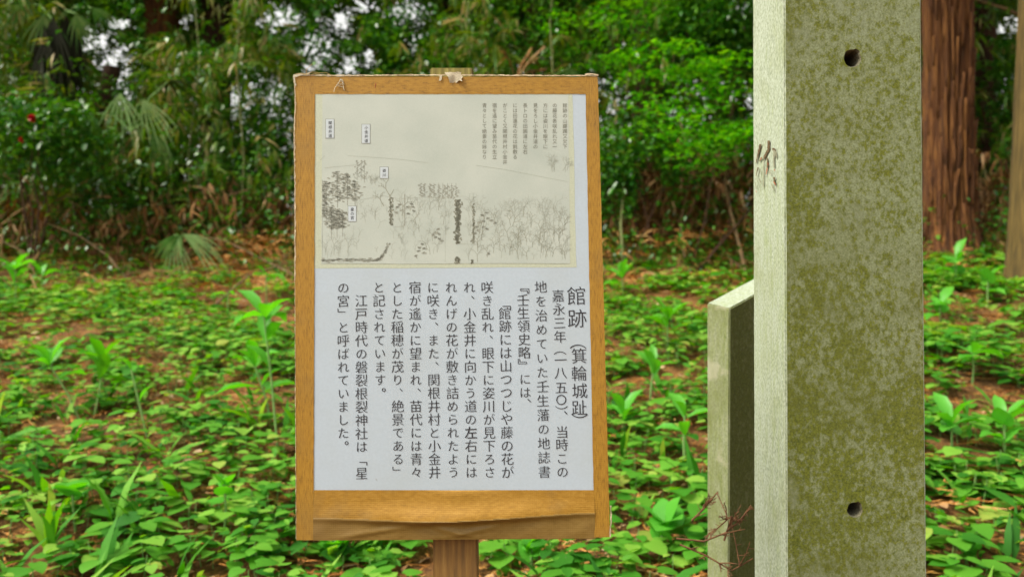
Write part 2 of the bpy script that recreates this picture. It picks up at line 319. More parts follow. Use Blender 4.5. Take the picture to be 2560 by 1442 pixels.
def rots(yaw, pitch, roll):
    """yaw about z, pitch lifts the tip, roll about the length; arrays"""
    cy, sy, cp, sp, cr, sr = np.cos(yaw), np.sin(yaw), np.cos(pitch), np.sin(pitch), np.cos(roll), np.sin(roll)
    R = np.empty((len(yaw), 3, 3))
    X = np.stack([cr, 0*cr, -sr], -1); Y = np.zeros_like(X); Y[:, 1] = 1; Z = np.stack([sr, 0*sr, cr], -1)
    for k, v in enumerate((X, Y, Z)):
        x, y, z = v[:, 0], v[:, 1]*cp - v[:, 2]*sp, v[:, 1]*sp + v[:, 2]*cp
        R[:, 0, k] = x*cy - y*sy; R[:, 1, k] = x*sy + y*cy; R[:, 2, k] = z
    return R
def scatter(tmpl, pos, R, s, sw=None):
    V, Fc = tmpl; n = len(pos)
    Vs = V[None] * s[:, None, None]
    if sw is not None: Vs = Vs * np.stack([sw, np.ones(n), np.ones(n)], -1)[:, None, :]
    P = np.einsum('nij,nvj->nvi', R, Vs) + pos[:, None, :]
    faces = (Fc[None] + (np.arange(n) * len(V))[:, None, None]).reshape(-1, 3)
    return P.reshape(-1, 3), faces
class Bag:
    def __init__(s): s.v = []; s.f = []; s.n = 0
    def add(s, V, Fc):
        V = np.asarray(V, float).reshape(-1, 3); Fc = np.asarray(Fc, int)
        if Fc.shape[1] == 4: Fc = np.concatenate([Fc[:, [0, 1, 2]], Fc[:, [0, 2, 3]]])
        s.v.append(V); s.f.append(Fc + s.n); s.n += len(V)
    def leaves(s, tmpl, pos, yaw, pitch, roll, size, sw=None):
        if len(pos): s.add(*scatter(tmpl, pos, rots(yaw, pitch, roll), size, sw))
    def tube(s, pts, r0, r1, k=5):
        pts = np.asarray(pts, float); n = len(pts)
        tg = np.gradient(pts, axis=0); tg /= np.linalg.norm(tg, axis=1)[:, None] + 1e-9
        up = np.array([0, 1, 0.0]) if abs(tg[0][2]) > 0.7 else np.array([0, 0, 1.0])
        a = np.cross(tg, up); a /= np.linalg.norm(a, axis=1)[:, None] + 1e-9; b_ = np.cross(tg, a)
        rr = np.linspace(r0, r1, n); th = np.arange(k) * 2 * math.pi / k
        V = pts[:, None] + rr[:, None, None] * (np.cos(th)[None, :, None] * a[:, None] + np.sin(th)[None, :, None] * b_[:, None])
        fs = [(i*k+j, i*k+(j+1) % k, (i+1)*k+(j+1) % k, (i+1)*k+j) for i in range(n-1) for j in range(k)]
        s.add(V.reshape(-1, 3), fs)
    def obj(s, name, mat, parent=None, smooth=False, at=None):
        return mesh_obj(name, np.concatenate(s.v), np.concatenate(s.f), mat, parent, smooth, at)
def U(a, b, n=None): return RNG.uniform(a, b, n)

# openings in the wood where the sky shows (direction from the path, in photo px)
HOLES = [(240,105,48,40,1.0),(285,145,60,34,1.0),(320,165,26,34,.9),(225,75,28,24,.9),(468,35,26,40,.85),(495,10,40,22,.4),
         (600,265,62,70,.50),(690,235,40,60,.6),(660,195,80,20,.45),(725,330,18,70,.6),(850,55,52,42,.95),(905,12,60,24,.9),
         (870,160,34,30,.85),(800,120,60,60,.5),(925,140,26,30,.85),(1010,30,70,40,.6),(1050,62,26,18,.95),(1115,8,26,20,.9),
         (1035,108,22,34,.6),(45,318,34,8,.8),(80,500,20,12,.7),(735,520,22,50,.85),(300,60,60,22,.45),(700,40,70,45,.4),
         (1500,192,14,10,1),(1875,250,30,22,.7),(1850,35,40,40,.4),(2410,45,14,30,.9),(2450,35,20,30,.7),(2500,70,22,26,.8),
         (2548,55,24,44,.9),(2446,460,9,40,.9),(2440,525,14,30,1.0),(2500,465,12,14,.9),(2410,110,14,14,.8),(1865,360,26,20,.5),(1870,490,20,50,.5)]
CLEAR = [(480, 640, 95, 60, 9.0), (330, 290, 50, 60, 8.9), (472, 55, 24, 75, 14.5), (405, 20, 48, 75, 12.3), (541, 20, 42, 100, 12.8), (2462, 300, 30, 260, 11.8), (1625, 500, 40, 110, 10.6)]
def keep(P, mult=1.0, extra=0.0):
    px = P[:, 0] / P[:, 1] * F + 1280; py = 721 - (P[:, 2] - CZ) / P[:, 1] * F
    k = np.ones(len(P), bool)
    for (hx, hy, rx, ry, dm) in CLEAR:
        k &= ~((((px-hx)/rx)**2 + ((py-hy)/ry)**2 < 1) & (P[:, 1] < dm) & (RNG.random(len(P)) < .88))
    for (hx, hy, rx, ry, st) in HOLES:
        q = ((px - hx) / (rx + extra))**2 + ((py - hy) / (ry + extra))**2
        k &= ~((q < 1) & (RNG.random(len(P)) < st * mult))
    return k

# ------------------------------------------------------------------ ground sheet
def axis(lo, hi, fine_lo, fine_hi, fine, coarse):
    a = list(np.arange(lo, fine_lo, coarse)) + list(np.arange(fine_lo, fine_hi, fine)) + list(np.arange(fine_hi, hi + coarse, coarse))
    return np.array(a)
gx = axis(-152, 152, -8, 8, 0.1, 8); gy = axis(-40, 240, -1, 15, 0.1, 5)
GX, GY = np.meshgrid(gx, gy); GZ = ground(GX, GY)
V = np.stack([GX, GY, GZ], -1).reshape(-1, 3); nx = len(gx)
idx = (np.arange(len(gy)-1)[:, None] * nx + np.arange(nx-1)[None]).ravel()
tag(mesh_obj('ground', V, np.stack([idx, idx+1, idx+nx+1, idx+nx], -1), M['ground'], smooth=True), kind='structure')

# ------------------------------------------------------------------ trees
def trunk_mesh(base, top, r0, r1, flare, ridges, depth, seg_a=160, seg_h=60, seed=0):
    base = np.array(base, float); top = np.array(top, float)
    h = np.linspace(0, 1, seg_h); th = np.linspace(0, 2*math.pi, seg_a, endpoint=False)
    H, TH = np.meshgrid(h, th, indexing='ij'); L = np.linalg.norm(top - base)
    tw = TH + 0.25 * H + 0.10*np.sin(H*9+seed)
    R = r0 + (r1 - r0) * H + flare * np.exp(-H * L / 0.28) * (1 + 0.35 * np.sin(5 * TH + seed))
    rd = np.abs(np.sin(ridges * tw * 0.5 + 1.2*np.sin(H*11+seed) )) ** 0.6
    R = R + depth * (rd - 0.6) + depth * 0.5 * np.sin(ridges * 1.7 * tw + H * 23 + seed) * np.sin(H*31+3*TH)
    C = base[None] + (top - base)[None] * h[:, None]
    V = np.stack([C[:, 0][:, None] + R*np.cos(TH), C[:, 1][:, None] + R*np.sin(TH), C[:, 2][:, None] + 0*R], -1).reshape(-1, 3)
    f = [(i*seg_a+j, i*seg_a+(j+1) % seg_a, (i+1)*seg_a+(j+1) % seg_a, (i+1)*seg_a+j) for i in range(seg_h-1) for j in range(seg_a)]
    return V, np.array(f)
def crown_bag(cx, cy, z0, z1, rad, n, size):
    b = Bag(); P = np.stack([cx + RNG.normal(0, rad*.5, n), cy + RNG.normal(0, rad*.5, n), U(z0, z1, n)], -1)
    P = P[P[:, 1] > 5.5]; P = P[keep(P, 2.5, 8)]; n = len(P)
    b.leaves(DIAM, P, U(0, 6.28, n), U(-.9, .3, n), U(-.6, .6, n), U(size*.6, size*1.3, n)); return b
def tree(px_mid, py_base, d, width_px, label, matb, lean=(0, 0), height=8.5, strips=0, flare=0.08, ridges=22, depth=0.012, crown=2.2, seed=0, zbase=None):
    p = W(px_mid, py_base, d); x, y = p[0], d; z = (zbase if zbase is not None else float(ground(x, y))) - 0.15
    r = width_px / 2 / F * d
    root = empty('cedar_tree', (x, y, z), label, 'tree')
    top = (x + lean[0]*height, y + lean[1]*height, z + height)
    V, f = trunk_mesh((x, y, z), top, r, r*0.72, flare, ridges, depth, seed=seed)
    mesh_obj('trunk', V, f, matb, root, smooth=True)
    for i in range(strips):
        a = U(math.pi*1.02, math.pi*1.98); h0 = U(0.1, 3.3); ln = U(0.25, 0.8); wd = U(0.016, 0.034); tilt = U(-.06, .06) + (U(-.3, .3) if h0 < .6 else 0)
        vs_ = []; k = 6
        for j in range(k):
            t = j/(k-1); hh = h0 + ln*t; H = hh/height
            R = r + (r*0.72-r)*H + flare*math.exp(-hh/0.28) + depth*0.45 + 0.012 + (0.03*t**3 if i % 3 == 0 else 0.012*(i % 2))
            w_ = wd*(0.35 + 0.65*math.sin(math.pi*min(max(t*.9+.08, 0), 1)))
            for sgn, rr in ((-1, R-0.022), (-.7, R), (.7, R+.003), (1, R-0.022)):
                aa = a + tilt*t*ln*2 + sgn*w_/2/R
                vs_.append((x+lean[0]*hh + rr*math.cos(aa), y+lean[1]*hh + rr*math.sin(aa), z+hh))
        fs = [(j*4+q, j*4+q+1, j*4+q+5, j*4+q+4) for j in range(k-1) for q in range(3)] + [(3, 2, 1, 0), (4*k-4, 4*k-3, 4*k-2, 4*k-1)]
        mesh_obj('bark_strip', vs_, fs, matb, root, smooth=True)
    if crown:
        cb = crown_bag(top[0], top[1], z+4.2, z+height+1.5, crown, 2600, 0.30)
        cb.obj('crown', M['far'], root)
    return root
tree(2374, 600, 8.0, 106, 'thick red-brown cedar trunk with shaggy peeling bark right of the tall stone post', M['bark'], (-.012, 0), strips=110, flare=.11, zbase=1.66, seed=1, ridges=30, depth=.042)
tree(2612, 690, 6.6, 170, 'smoother olive-brown trunk cut off by the right edge of the picture', M['barkolive'], (.035, 0), strips=0, ridges=14, depth=.010, flare=.05, seed=2)
tree(405, 650, 12.5, 92, 'brown trunk at the top left, left one of the pair beside the bright gap', M['bark'], seed=3, strips=0)
tree(540, 650, 13.0, 78, 'dark brown trunk at the top left, right one of the pair beside the bright gap', M['barkdark'], seed=4)
tree(1625, 640, 11.0, 85, 'dark trunk behind the tangle between the notice board and stone post', M['barkdark'], seed=5)
tree(2462, 600, 12.0, 55, 'slim dark trunk in shadow between the two right-hand trunks', M['barkdark'], seed=6)
tree(60, 650, 12.0, 60, 'shadowed trunk at the far left behind the palm', M['barkdark'], seed=7)
tree(1140, 600, 14.0, 80, 'dark trunk hidden behind the notice board foliage, seen above its post', M['barkdark'], seed=8)
tree(1330, 600, 13.0, 40, 'thin trunk in the leaves above the right half of the notice board', M['barkolive'], seed=9)

# ------------------------------------------------------------------ far wood and canopy (one mass)
far = Bag()
def cloud(bag, n, xr, yr, zf, size, tm=DIAM, mult=1.0, extra=10, clump=0.35, per=14, pitch=(-1.0, .5)):
    c = max(1, n // per)
    cy_ = U(yr[0], yr[1], c); cx_ = U(-1, 1, c) * 0.0 + U(xr[0], xr[1], c) * (cy_ / yr[1])
    g = ground(cx_, cy_); z = g + zf(c)
    P = np.repeat(np.stack([cx_, cy_, z], -1), per, 0) + RNG.normal(0, clump, (c*per, 3)) * [1, 1, .8]
    P = P[(P[:, 2] > ground(P[:, 0], P[:, 1])) & (P[:, 1] > yr[0]-.8)]
    P = P[keep(P, mult, extra)]; k = len(P)
    bag.leaves(tm, P, U(0, 6.28, k), U(pitch[0], pitch[1], k), U(-.8, .8, k), U(size*.55, size*1.3, k))
cloud(far, 56000, (-20, 20), (17, 22), lambda c: U(-0.2, 9.0, c), .22, mult=2.5, extra=4)
cloud(far, 36000, (-16, 16), (13, 17), lambda c: U(-0.1, 6.5, c), .17, mult=2.2, extra=3)
for hx, hy, rx, ry, st in HOLES:                    # small twig leaves fringing the sky gaps
    n = int(40 + rx*ry*.19); aa = U(0, 6.28, n); q_ = U(.45, 1.3, n)**.7
    dd = U(12, 15, n); P = np.stack([(hx+np.cos(aa)*q_*rx-1280)/F*dd, dd, CZ-(hy+np.sin(aa)*q_*ry-721)/F*dd], -1)
    far.leaves(DIAM, P, U(0, 6.28, n), U(-1, .6, n), U(-.9, .9, n), U(.05, .12, n))
tag(far.obj('far_wood', M['far']), kind='stuff')
can = Bag()                                         # tree tops added over the wood to keep sky light out of it
n = 24000; P = np.stack([U(-15, 15, n), U(12.5, 27, n), U(0, 1, n)], -1)
P[:, 2] = 5.0 + 0.16*(P[:, 1]-7.5) + P[:, 2]*2.8
P = P[keep(P, 2.5, 10)]; n = len(P)
can.leaves(DIAM, P, U(0, 6.28, n), U(-.5, .5, n), U(-.4, .4, n), U(.3, .65, n))
tag(can.obj('shading_canopy', M['far']), kind='stuff')

# bamboo-grass thicket and broadleaf undergrowth (uncountable mass)
def whorls(bag, C, per, size, droop=(-1.3, .1), tm=LANCE, spread=0.03):
    n = len(C); P = np.repeat(C, per, 0) + RNG.normal(0, spread, (n*per, 3))
    s = np.repeat(U(size*.6, size*1.25, n), per) * U(.75, 1.15, n*per)
    bag.leaves(tm, P, np.repeat(U(0, 6.28, n), per) + U(-1.7, 1.7, n*per), np.repeat(U(droop[0], droop[1], n), per) + U(-.35, .35, n*per), U(-.7, .7, n*per), s)
def layer(n, yr, xr, hmax, dens=None):
    y = U(yr[0], yr[1], n); x = U(xr[0], xr[1], n) * y / yr[1]
    z = ground(x, y) + U(0, 1, n) ** 0.9 * hmax * (0.75 + .25*np.sin(x*2.3+y))
    return np.stack([x, y, z], -1)
sasa = Bag()
C = layer(6500, (9.6, 12.5), (-9.5, 9.5), 4.6); C = C[keep(C, 1.15, 10)]
px = C[:, 0]/C[:, 1]*F+1280
C = C[(px < 900) | (RNG.random(len(C)) < .62)]
whorls(sasa, C, 6, .27)
C = layer(3200, (8.9, 10), (-7.5, 7.5), 3.6); px = C[:, 0]/C[:, 1]*F+1280
C = C[((px < 800) | ((px > 1150) & (px < 1480)) | (RNG.random(len(C)) < .25)) & keep(C, 1.1, 10)]
whorls(sasa, C, 6, .24)
tag(sasa.obj('bamboo_grass_thicket', M['sasa']), kind='stuff')
ug = Bag()
cloud(ug, 60000, (-9.5, 9.5), (10.2, 13), lambda c: U(0, 4.8, c), .10, mult=1.15, extra=6, clump=.25)
cloud(ug, 22000, (-8, 8), (8.9, 10.4), lambda c: U(0.0, 1.0, c)**1.1*3.8, .08, mult=1.05, extra=5, clump=.2)
cloud(ug, 14000, (-7.6, 7.6), (8.6, 9.6), lambda c: U(0.0, 1.0, c)*1.3, .08, mult=0, clump=.16)
cloud(ug, 3000, (-6.8, 6.8), (7.7, 8.7), lambda c: U(0.0, .22, c), .06, mult=0, clump=.12, per=18)
cloud(ug, 6000, (-6.8, 6.8), (7.9, 9.0), lambda c: U(0.0, .45, c), .07, mult=0, clump=.19, per=90)
tag(ug.obj('evergreen_undergrowth', M['darkleaf']), kind='stuff')
# dry tangle along the foot of the wood
tg = Bag(); dl = Bag()
n = 2600
for i in range(n):
    y = U(8.6, 11.2) if i % 3 else U(7.4, 9.0); x = U(-7.5, 7.5)*y/10; pxx = x/y*F+1280
    hm = 1.35 if (1450 < pxx < 1950) else (0.9 if pxx < 700 else 0.6)
    z = float(ground(x, y)) + U(0, 1)**1.5 * (hm if y > 8.6 else .12)
    ln = U(.15, .6); a = U(0, 6.28); e = U(-1.1, 1.2)
    d0 = np.array([math.cos(a)*math.cos(e), math.sin(a)*math.cos(e)*.5, math.sin(e)]); sag = U(.0, .25)
    ts = np.linspace(-.5, .5, 4)[:, None]
    pts = np.array([x, y, z]) + d0*ts*ln + np.array([0, 0, -1])*sag*ln*(ts*2)**2
    w = U(.003, .008); s_ = np.array([w*math.sin(a), 0, w]) 
    tg.add(np.concatenate([pts - s_, pts + s_]), [(0, 1, 5, 4), (1, 2, 6, 5), (2, 3, 7, 6)])
tag(tg.obj('dry_twig_tangle', M['tan']), kind='stuff')
C = layer(2400, (8.7, 10.5), (-7.5, 7.5), 1.1); px = C[:, 0]/C[:, 1]*F+1280
extra = np.stack([U(1.2, 3.3, 700), U(9, 10.5, 700), U(1.7, 3.1, 700)], -1)
C = np.concatenate([C, extra])
whorls(dl, C, 6, .20, (-1.4, -.2))
tag(dl.obj('dead_leaf_tangle', M['dead']), kind='stuff')
hp = Bag()                                          # rusty heaps of cedar sprays at the wood edge
for i in range(5200):
    y = U(7.3, 9.3); r_ = i % 3
    pxx = RNG.normal((640, 1720, 2380)[r_], (90, 120, 70)[r_]) if i % 4 else U(0, 2560)
    x = (pxx-1280)/F*y; z = float(ground(x, y)) + U(0, 1)**1.4*(.40 if (i % 4 and y > 8.1 and r_ < 2) else .05)
    a = U(0, 6.28); ln = U(.08, .24); e = U(-.7, .5); d0 = np.array([math.cos(a)*math.cos(e), math.sin(a)*math.cos(e), math.sin(e)])
    p0 = np.array([x, y, z]); p1 = p0+d0*ln*.5+[0, 0, .01]; p2 = p0+d0*ln-[0, 0, ln*.2]; w = np.array([-math.sin(a)*.7, math.cos(a)*.7, .7])*U(.003, .008)
    hp.add([p0-w, p1-w, p2, p1+w, p0+w], [(0, 1, 3), (0, 3, 4), (1, 2, 3)])
tag(hp.obj('dead_cedar_heaps', M['rust']), kind='stuff')

# ------------------------------------------------------------------ carpet of leaves, litter
def ok_near(x, y):                                  # keep clear of stone bases
    return ~((np.abs(x-.58) < .2) & (y > 1.2) & (y < 1.65)) & ~((x > .36) & (x < .85) & (y > 1.72) & (y < 2.3))
def in_view(x, y, m=1.0): return np.abs(x) < 0.68*y + m
carpet = Bag(); stems = Bag()
n = 14500
y = 1.7 + 8.0 * U(0, 1, n)**0.72; x = U(-1, 1, n) * (0.68*y + .8)
mask = vnoise(x, y, 1.7, 1.7)*.3 + vnoise(x, y, 5.5, 4.1)*.4 + vnoise(x, y, 13.0, 2.2)*.3
pxx = x/y*F+1280
thr = np.where(y > 7.6, .55, np.where(y < 3.4, .365, .465)) + np.where((pxx > 2300) & (y < 3.6), .15, 0) + np.where((pxx > 1000) & (pxx < 1400) & (y < 3.4), .06, 0)+ np.where((pxx > 450) & (pxx < 760) & (y > 6), .05, 0)
k = (mask > thr) & ok_near(x, y); x, y = x[k], y[k]; n = len(x)
g = ground(x, y); hgt = U(.03, .12, n); psize = U(.03, .088, n) * np.where(y < 3.4, 1.05, 1.0) * np.where(x > 1.2, 1.2, 1.0)
per = 4
X = np.repeat(x, per); Y = np.repeat(y, per); yaw = np.repeat(U(0, 6.28, n), per) + np.tile(np.arange(per)*1.57, n) + U(-.5, .5, n*per)
s = np.repeat(psize, per) * U(.7, 1.15, n*per); off = U(.008, .05, n*per)
P = np.stack([X - np.sin(yaw)*off, Y + np.cos(yaw)*off, np.repeat(g + hgt, per) + U(-.035, .02, n*per)], -1)
carpet.leaves(HEART, P, yaw, U(-.28, .16, n*per), U(-.2, .2, n*per), s, U(.8, 1.15, n*per))
for i in range(n):
    if y[i] < 6: stems.tube([(x[i]+U(-.02, .02), y[i], g[i]-.01), (x[i], y[i], g[i]+hgt[i])], .0022, .0016, 3)
# fine, lacy low seedlings among them
n = 5200; y = 1.8+7.5*U(0, 1, n)**.7; x = U(-1, 1, n)*(0.68*y+.6)
k = (vnoise(x, y, 3.1, 9.3) > .42) & ok_near(x, y); x, y = x[k], y[k]; n = len(x)
C = np.stack([x, y, ground(x, y)+U(.02, .11, n)], -1)
whorls(carpet, C, 5, .05, (-.5, .5), OVAL, .012)
# long grass-like blades near the front
n = 150; y = U(2.2, 4.5, n); x = U(-1, 1, n)*.68*y; k = ok_near(x, y); x, y = x[k], y[k]
C = np.stack([x, y, ground(x, y)+.02], -1); whorls(carpet, C, 3, .2, (.5, 1.3), LANCE, .01)
tag(carpet.obj('ground_cover_leaves', M['carpet']), kind='stuff')
tag(stems.obj('ground_cover_stems', M['stem']), kind='stuff')

lit = Bag(); n = 9500
for i in range(n):
    y = 1.8 + 8.2*U(0, 1)**.8; x = U(-1, 1)*(0.68*y+.6); pile = .16 if y > 8.2 else .012
    z = float(ground(x, y)) + U(.004, .02) + U(0, pile)
    a = U(0, 6.28); ln = U(.10, .26)*(1.3 if y > 7 else 1); c = U(-2.5, 2.5)
    k = 5; pts = []
    for j in range(k):
        pts.append((x, y, z)); x += math.cos(a)*ln/k; y += math.sin(a)*ln/k; z += U(-.004, .006); a += c*ln/k
    pts = np.array(pts); w = .0032
    nrm = np.array([-math.sin(a), math.cos(a), 0.3])*w
    lit.add(np.concatenate([pts-nrm, pts+nrm]), [(j, j+1, k+j+1, k+j) for j in range(k-1)])
    for j in range(1, k):
        for sg in (-1, 1):
            b0 = pts[j]; aa = a - c*ln*(1-j/k) + sg*U(.5, .9); l2 = U(.02, .055)
            e = b0 + np.array([math.cos(aa)*l2, math.sin(aa)*l2, U(-.006, .012)])
            m2 = (b0+e)/2 + [0, 0, .003]; q = np.array([-math.sin(aa), math.cos(aa), .3])*.0026
            lit.add([b0-q, m2-q, e, m2+q, b0+q], [(0, 1, 3), (0, 3, 4), (1, 2, 3)])
tag(lit.obj('cedar_litter', M['rust']), kind='stuff')
dead = Bag(); n = 9000
y = 1.8+8*U(0, 1, n)**.75; x = U(-1, 1, n)*(0.68*y+.6)
M['litterleaf'] = leaf_mat('litter_leaf', [(0, (0.14, 0.06, 0.02)), (0.5, (0.36, 0.19, 0.075)), (1, (0.66, 0.48, 0.30))], .15, .7, 1.0)
dead.leaves(OVAL, np.stack([x, y, ground(x, y)+U(.004, .03, n)], -1), U(0, 6.28, n), U(-.35, .35, n), U(-.5, .5, n), U(.02, .065, n), U(.5, 1.3, n))
tag(dead.obj('dead_leaf_litter', M['litterleaf']), kind='stuff')

# ------------------------------------------------------------------ shrubs, palms, herbs as things
def shrub(name, px_, py_, d, rx, rz, ry, label, cat, mt, n, size, tm=OVAL, flat=False, petals=None, hole=.0):
    c = W(px_, py_, d); g = float(ground(c[0], c[1]))
    root = empty(name, (c[0], c[1], g), label, cat)
    nc = n // 12; u = RNG.normal(0, 1, (nc, 3)); u /= np.linalg.norm(u, axis=1)[:, None]; u *= U(.15, 1, nc)[:, None]**.5
    C = c + u*[rx, ry, rz]
    if flat:                                   # leaves lie in tiers
        nb = 20; bi = RNG.integers(0, nb, nc); t = U(0, 1, nc)**.8
        hub = c + np.stack([U(.1, .9, nb)*rx, U(-.6, .6, nb)*ry, U(-1, 1, nb)*rz], -1)
        ang = U(2.3, 4.1, nb); ang[::5] = U(-.6, .6, len(ang[::5])); ln = U(.5, 1.5, nb)*rx; dz = U(-.25, .22, nb)
        C = hub[bi] + np.stack([np.cos(ang[bi])*ln[bi]*t, np.sin(ang[bi])*ln[bi]*t*.7, dz[bi]*t*1.3 - .3*t*t], -1)
        C[:, :2] += RNG.normal(0, .09, (nc, 2))
    P = np.repeat(C, 12, 0) + RNG.normal(0, 1, (nc*12, 3))*([.11, .11, .025] if flat else [.09, .09, .08])
    P = P[P[:, 2] > g+.02]; P = P[keep(P, 1.0, 4)]; k = len(P); b = Bag()
    b.leaves(tm, P, U(0, 6.28, k), U(-.4, .15, k) if flat else U(-1.0, .4, k), U(-.3, .3, k) if flat else U(-.7, .7, k), U(size*.6, size*1.2, k))
    b.obj('foliage', mt, root)
    st = Bag()
    for i in range(4):
        e = C[RNG.integers(nc)]; m_ = (e + [c[0], c[1], g])/2 + RNG.normal(0, .10, 3)
        st.tube([(c[0]+U(-.1, .1), c[1]+U(-.1, .1), g-.05), m_, (m_+e)/2+RNG.normal(0, .05, 3), e], .012, .004, 5)
    st.obj('stem', M['barkdark'], root)
    return root
shrub('maple_shrub', 1730, 270, 8.2, .95, .62, .5, 'bright green shrub with tiered leaves between board and stone post', 'shrub', M['bright'], 3400, .08, flat=True)
shrub('broadleaf_shrub', 1590, 400, 8.5, .5, .55, .4, 'dim broadleaf bush under the bright green shrub, just right of the board', 'shrub', M['darkleaf'], 1900, .09)
shrub('maple_shrub', 1620, 60, 9.6, 1.1, .42, .5, 'fresh green leafy shrub top overhanging right of the board', 'shrub', M['bright'], 2600, .08, flat=True)
shrub('broadleaf_shrub', 1790, 60, 9.2, .62, .5, .4, 'dark glossy bush at the top beside the stone post', 'shrub', M['darkleaf'], 3400, .09)
cam_b = shrub('camellia_bush', 90, 340, 8.3, .8, .42, .4, 'camellia bush at the left edge bearing two red flowers', 'shrub', M['darkleaf'], 3000, .09)
for (fx, fy, fr) in ((80, 295, .036), (53, 350, .022)):
    c = W(fx, fy, 7.75); b = Bag(); k = 16
    b.leaves(HEART, np.repeat([c], k, 0) + RNG.normal(0, .004, (k, 3)), np.arange(k)*2.4, np.tile([.9, .4, .1, 1.2], 4), U(-.2, .2, k), np.full(k, fr*1.15), np.full(k, 1.3))
    b.leaves(HEART, np.repeat([c], k, 0) + RNG.normal(0, .004, (k, 3)), np.arange(k)*2.4, np.tile([-.3, -.8, -1.2, -.1], 4), U(-.2, .2, k), np.full(k, fr*1.15), np.full(k, 1.3))
    b.obj('flower', M['petal'], cam_b)
shrub('broadleaf_shrub', 930, 100, 10.8, 1.0, .5, .5, 'dark leafy bush with sky gaps above the left half of the board', 'shrub', M['darkleaf'], 4200, .09)
shrub('broadleaf_shrub', 660, 330, 9.8, .55, .8, .5, 'small-leaved bush with sky gaps just left of the board', 'shrub', M['darkleaf'], 3800, .075)
shrub('broadleaf_shrub', 2500, 300, 10.0, .40, 1.1, .5, 'shaded bush between the two big trunks at the right', 'shrub', M['darkleaf'], 2400, .10)
shrub('broadleaf_shrub', 490, 60, 15.5, .35, .75, .4, 'sunlit yellow-green bush in the gap between two top-left trunks', 'shrub', M['bright'], 1800, .10)
shrub('seedling_bush', 1700, 560, 9.0, .5, .16, .3, 'low rusty shrub at the wood edge between board and stone post', 'shrub', M['dead'], 900, .10, LANCE)

def frond(root, c, r, yaw, tilt, span, nseg, mt, name='frond', droop=.45, w=.018, turn=0):
    """fan leaf: c hub; the fan plane is spanned by 'out' and its side vector"""
    b = Bag(); c = np.array(c); w = w*.62; droop = droop*.8; nseg = min(nseg, 7 if mt is M['palmpale'] else 9)
    if mt is M['palmpale']: r = r*1.15; w = w*.8
    for i in range(nseg):
        t = -span/2 + span*i/(nseg-1); L = r*(1-.18*abs(t)/(span/2))*U(.85, 1.05); t += turn
        dx, dz = math.sin(t), math.cos(t)
        # fan plane: side axis horizontal (yaw), up axis tilted
        side = np.array([math.cos(yaw), math.sin(yaw), 0]); up = np.array([-math.sin(yaw)*math.cos(tilt), math.cos(yaw)*math.cos(tilt), math.sin(tilt)])
        dvec = side*dx + up*dz; wv_ = np.cross(dvec, np.cross(side, up)); wv_ /= np.linalg.norm(wv_)
        ts = [0.02, .35, .65, .85, 1]; ws = [.25, 1, .8, .5, .05]
        pts = [c + dvec*L*q + np.array([0, 0, -1])*droop*L*q**3 for q in ts]
        A = [p - wv_*w*ww for p, ww in zip(pts, ws)]; B = [p + wv_*w*ww for p, ww in zip(pts, ws)]
        k = 5; b.add(A+B, [(j, j+1, k+j+1, k+j) for j in range(k-1)])
    f = b.obj(name, mt, root)
    return f
def palm(d, px_, py_hub, label, fronds, trunk_r=.07, trunk=True, skirt=0):
    c = W(px_, py_hub, d); g = float(ground(c[0], c[1]))
    root = empty('fan_palm', (c[0], c[1], g), label, 'palm')
    if trunk:
        tb = c*1.0; tb[1] += 1.3; V, f = trunk_mesh((tb[0]*1.12, tb[1], g-.1), tuple(tb+[0, 0, -.15]), trunk_r, trunk_r*1.15, .02, 16, .012, 28, 40, 5)
        mesh_obj('trunk', V, f, M['barkdark'], root, smooth=True)
    for fr_ in fronds:
        fx, fy, r, yaw, tilt, span, mt = fr_[:7]; turn = fr_[7] if len(fr_) > 7 else 0
        h = W(fx, fy, d + U(-.25, .15)); b = Bag()
        m_ = (h + c)/2 + np.array([0, 0, .1]); b.tube([c, m_, h], .009, .006, 4); b.obj('petiole', M['stem'], root)
        frond(root, h, r, yaw, tilt, span, 19, M[mt], w=.02*r/.4, turn=turn)
    for i in range(skirt):
        a = U(0, 6.28); h = c + np.array([math.cos(a)*.2, -abs(math.sin(a))*.2, -U(-.1, .5)])
        frond(root, h, U(.45, 1.05), U(-.7, .7), -1.35+U(-.3, .3), U(.35, .9), 7, M['deadpalm'], 'dead_frond', .1, .022)
    return root
palm(9.3, 140, 60, 'dark fan palm with a skirt of hanging dead fronds at the top left', [
    (110, 40, .42, .3, -1.2, 1.8, 'palm'), (190, 35, .40, -.3, -1.0, 1.9, 'palm'), (60, 10, .5, .6, -.6, 2.4, 'palm'), (230, 20, .45, -.8, -.4, 2.2, 'palm')], .09, True, 26)
palm(8.6, 330, 330, 'fan palm with drooping grey-green fingers left of the board', [
    (300, 235, .42, .2, -1.25, 1.5, 'palmpale'), (355, 250, .45, -.3, -1.0, 1.5, 'palmpale', .3), (225, 285, .33, .3, -1.2, 1.1, 'palm'), (420, 205, .45, -.9, .2, 2.8, 'deadpalm'), (380, 330, .40, -.4, -.9, 1.2, 'palm')], .05)
palm(9.6, 560, 470, 'small shaded fan palm near the left edge of the board', [
    (545, 290, .34, .2, -1.2, 1.2, 'palmpale'), (600, 430, .34, -.2, -1.1, 1.2, 'palmpale'), (520, 420, .36, .4, -1.0, 1.4, 'palm')], .04)
palm(7.7, 455, 640, 'low fan palm seedling with pale arching fronds at the foot of the thicket', [
    (435, 588, .33, .05, -1.25, 1.0, 'palmpale', .05), (455, 585, .42, -.1, -1.1, .9, 'palmpale', 1.05), (450, 588, .30, .2, -1.0, .8, 'palm', -1.0)], .02, False)
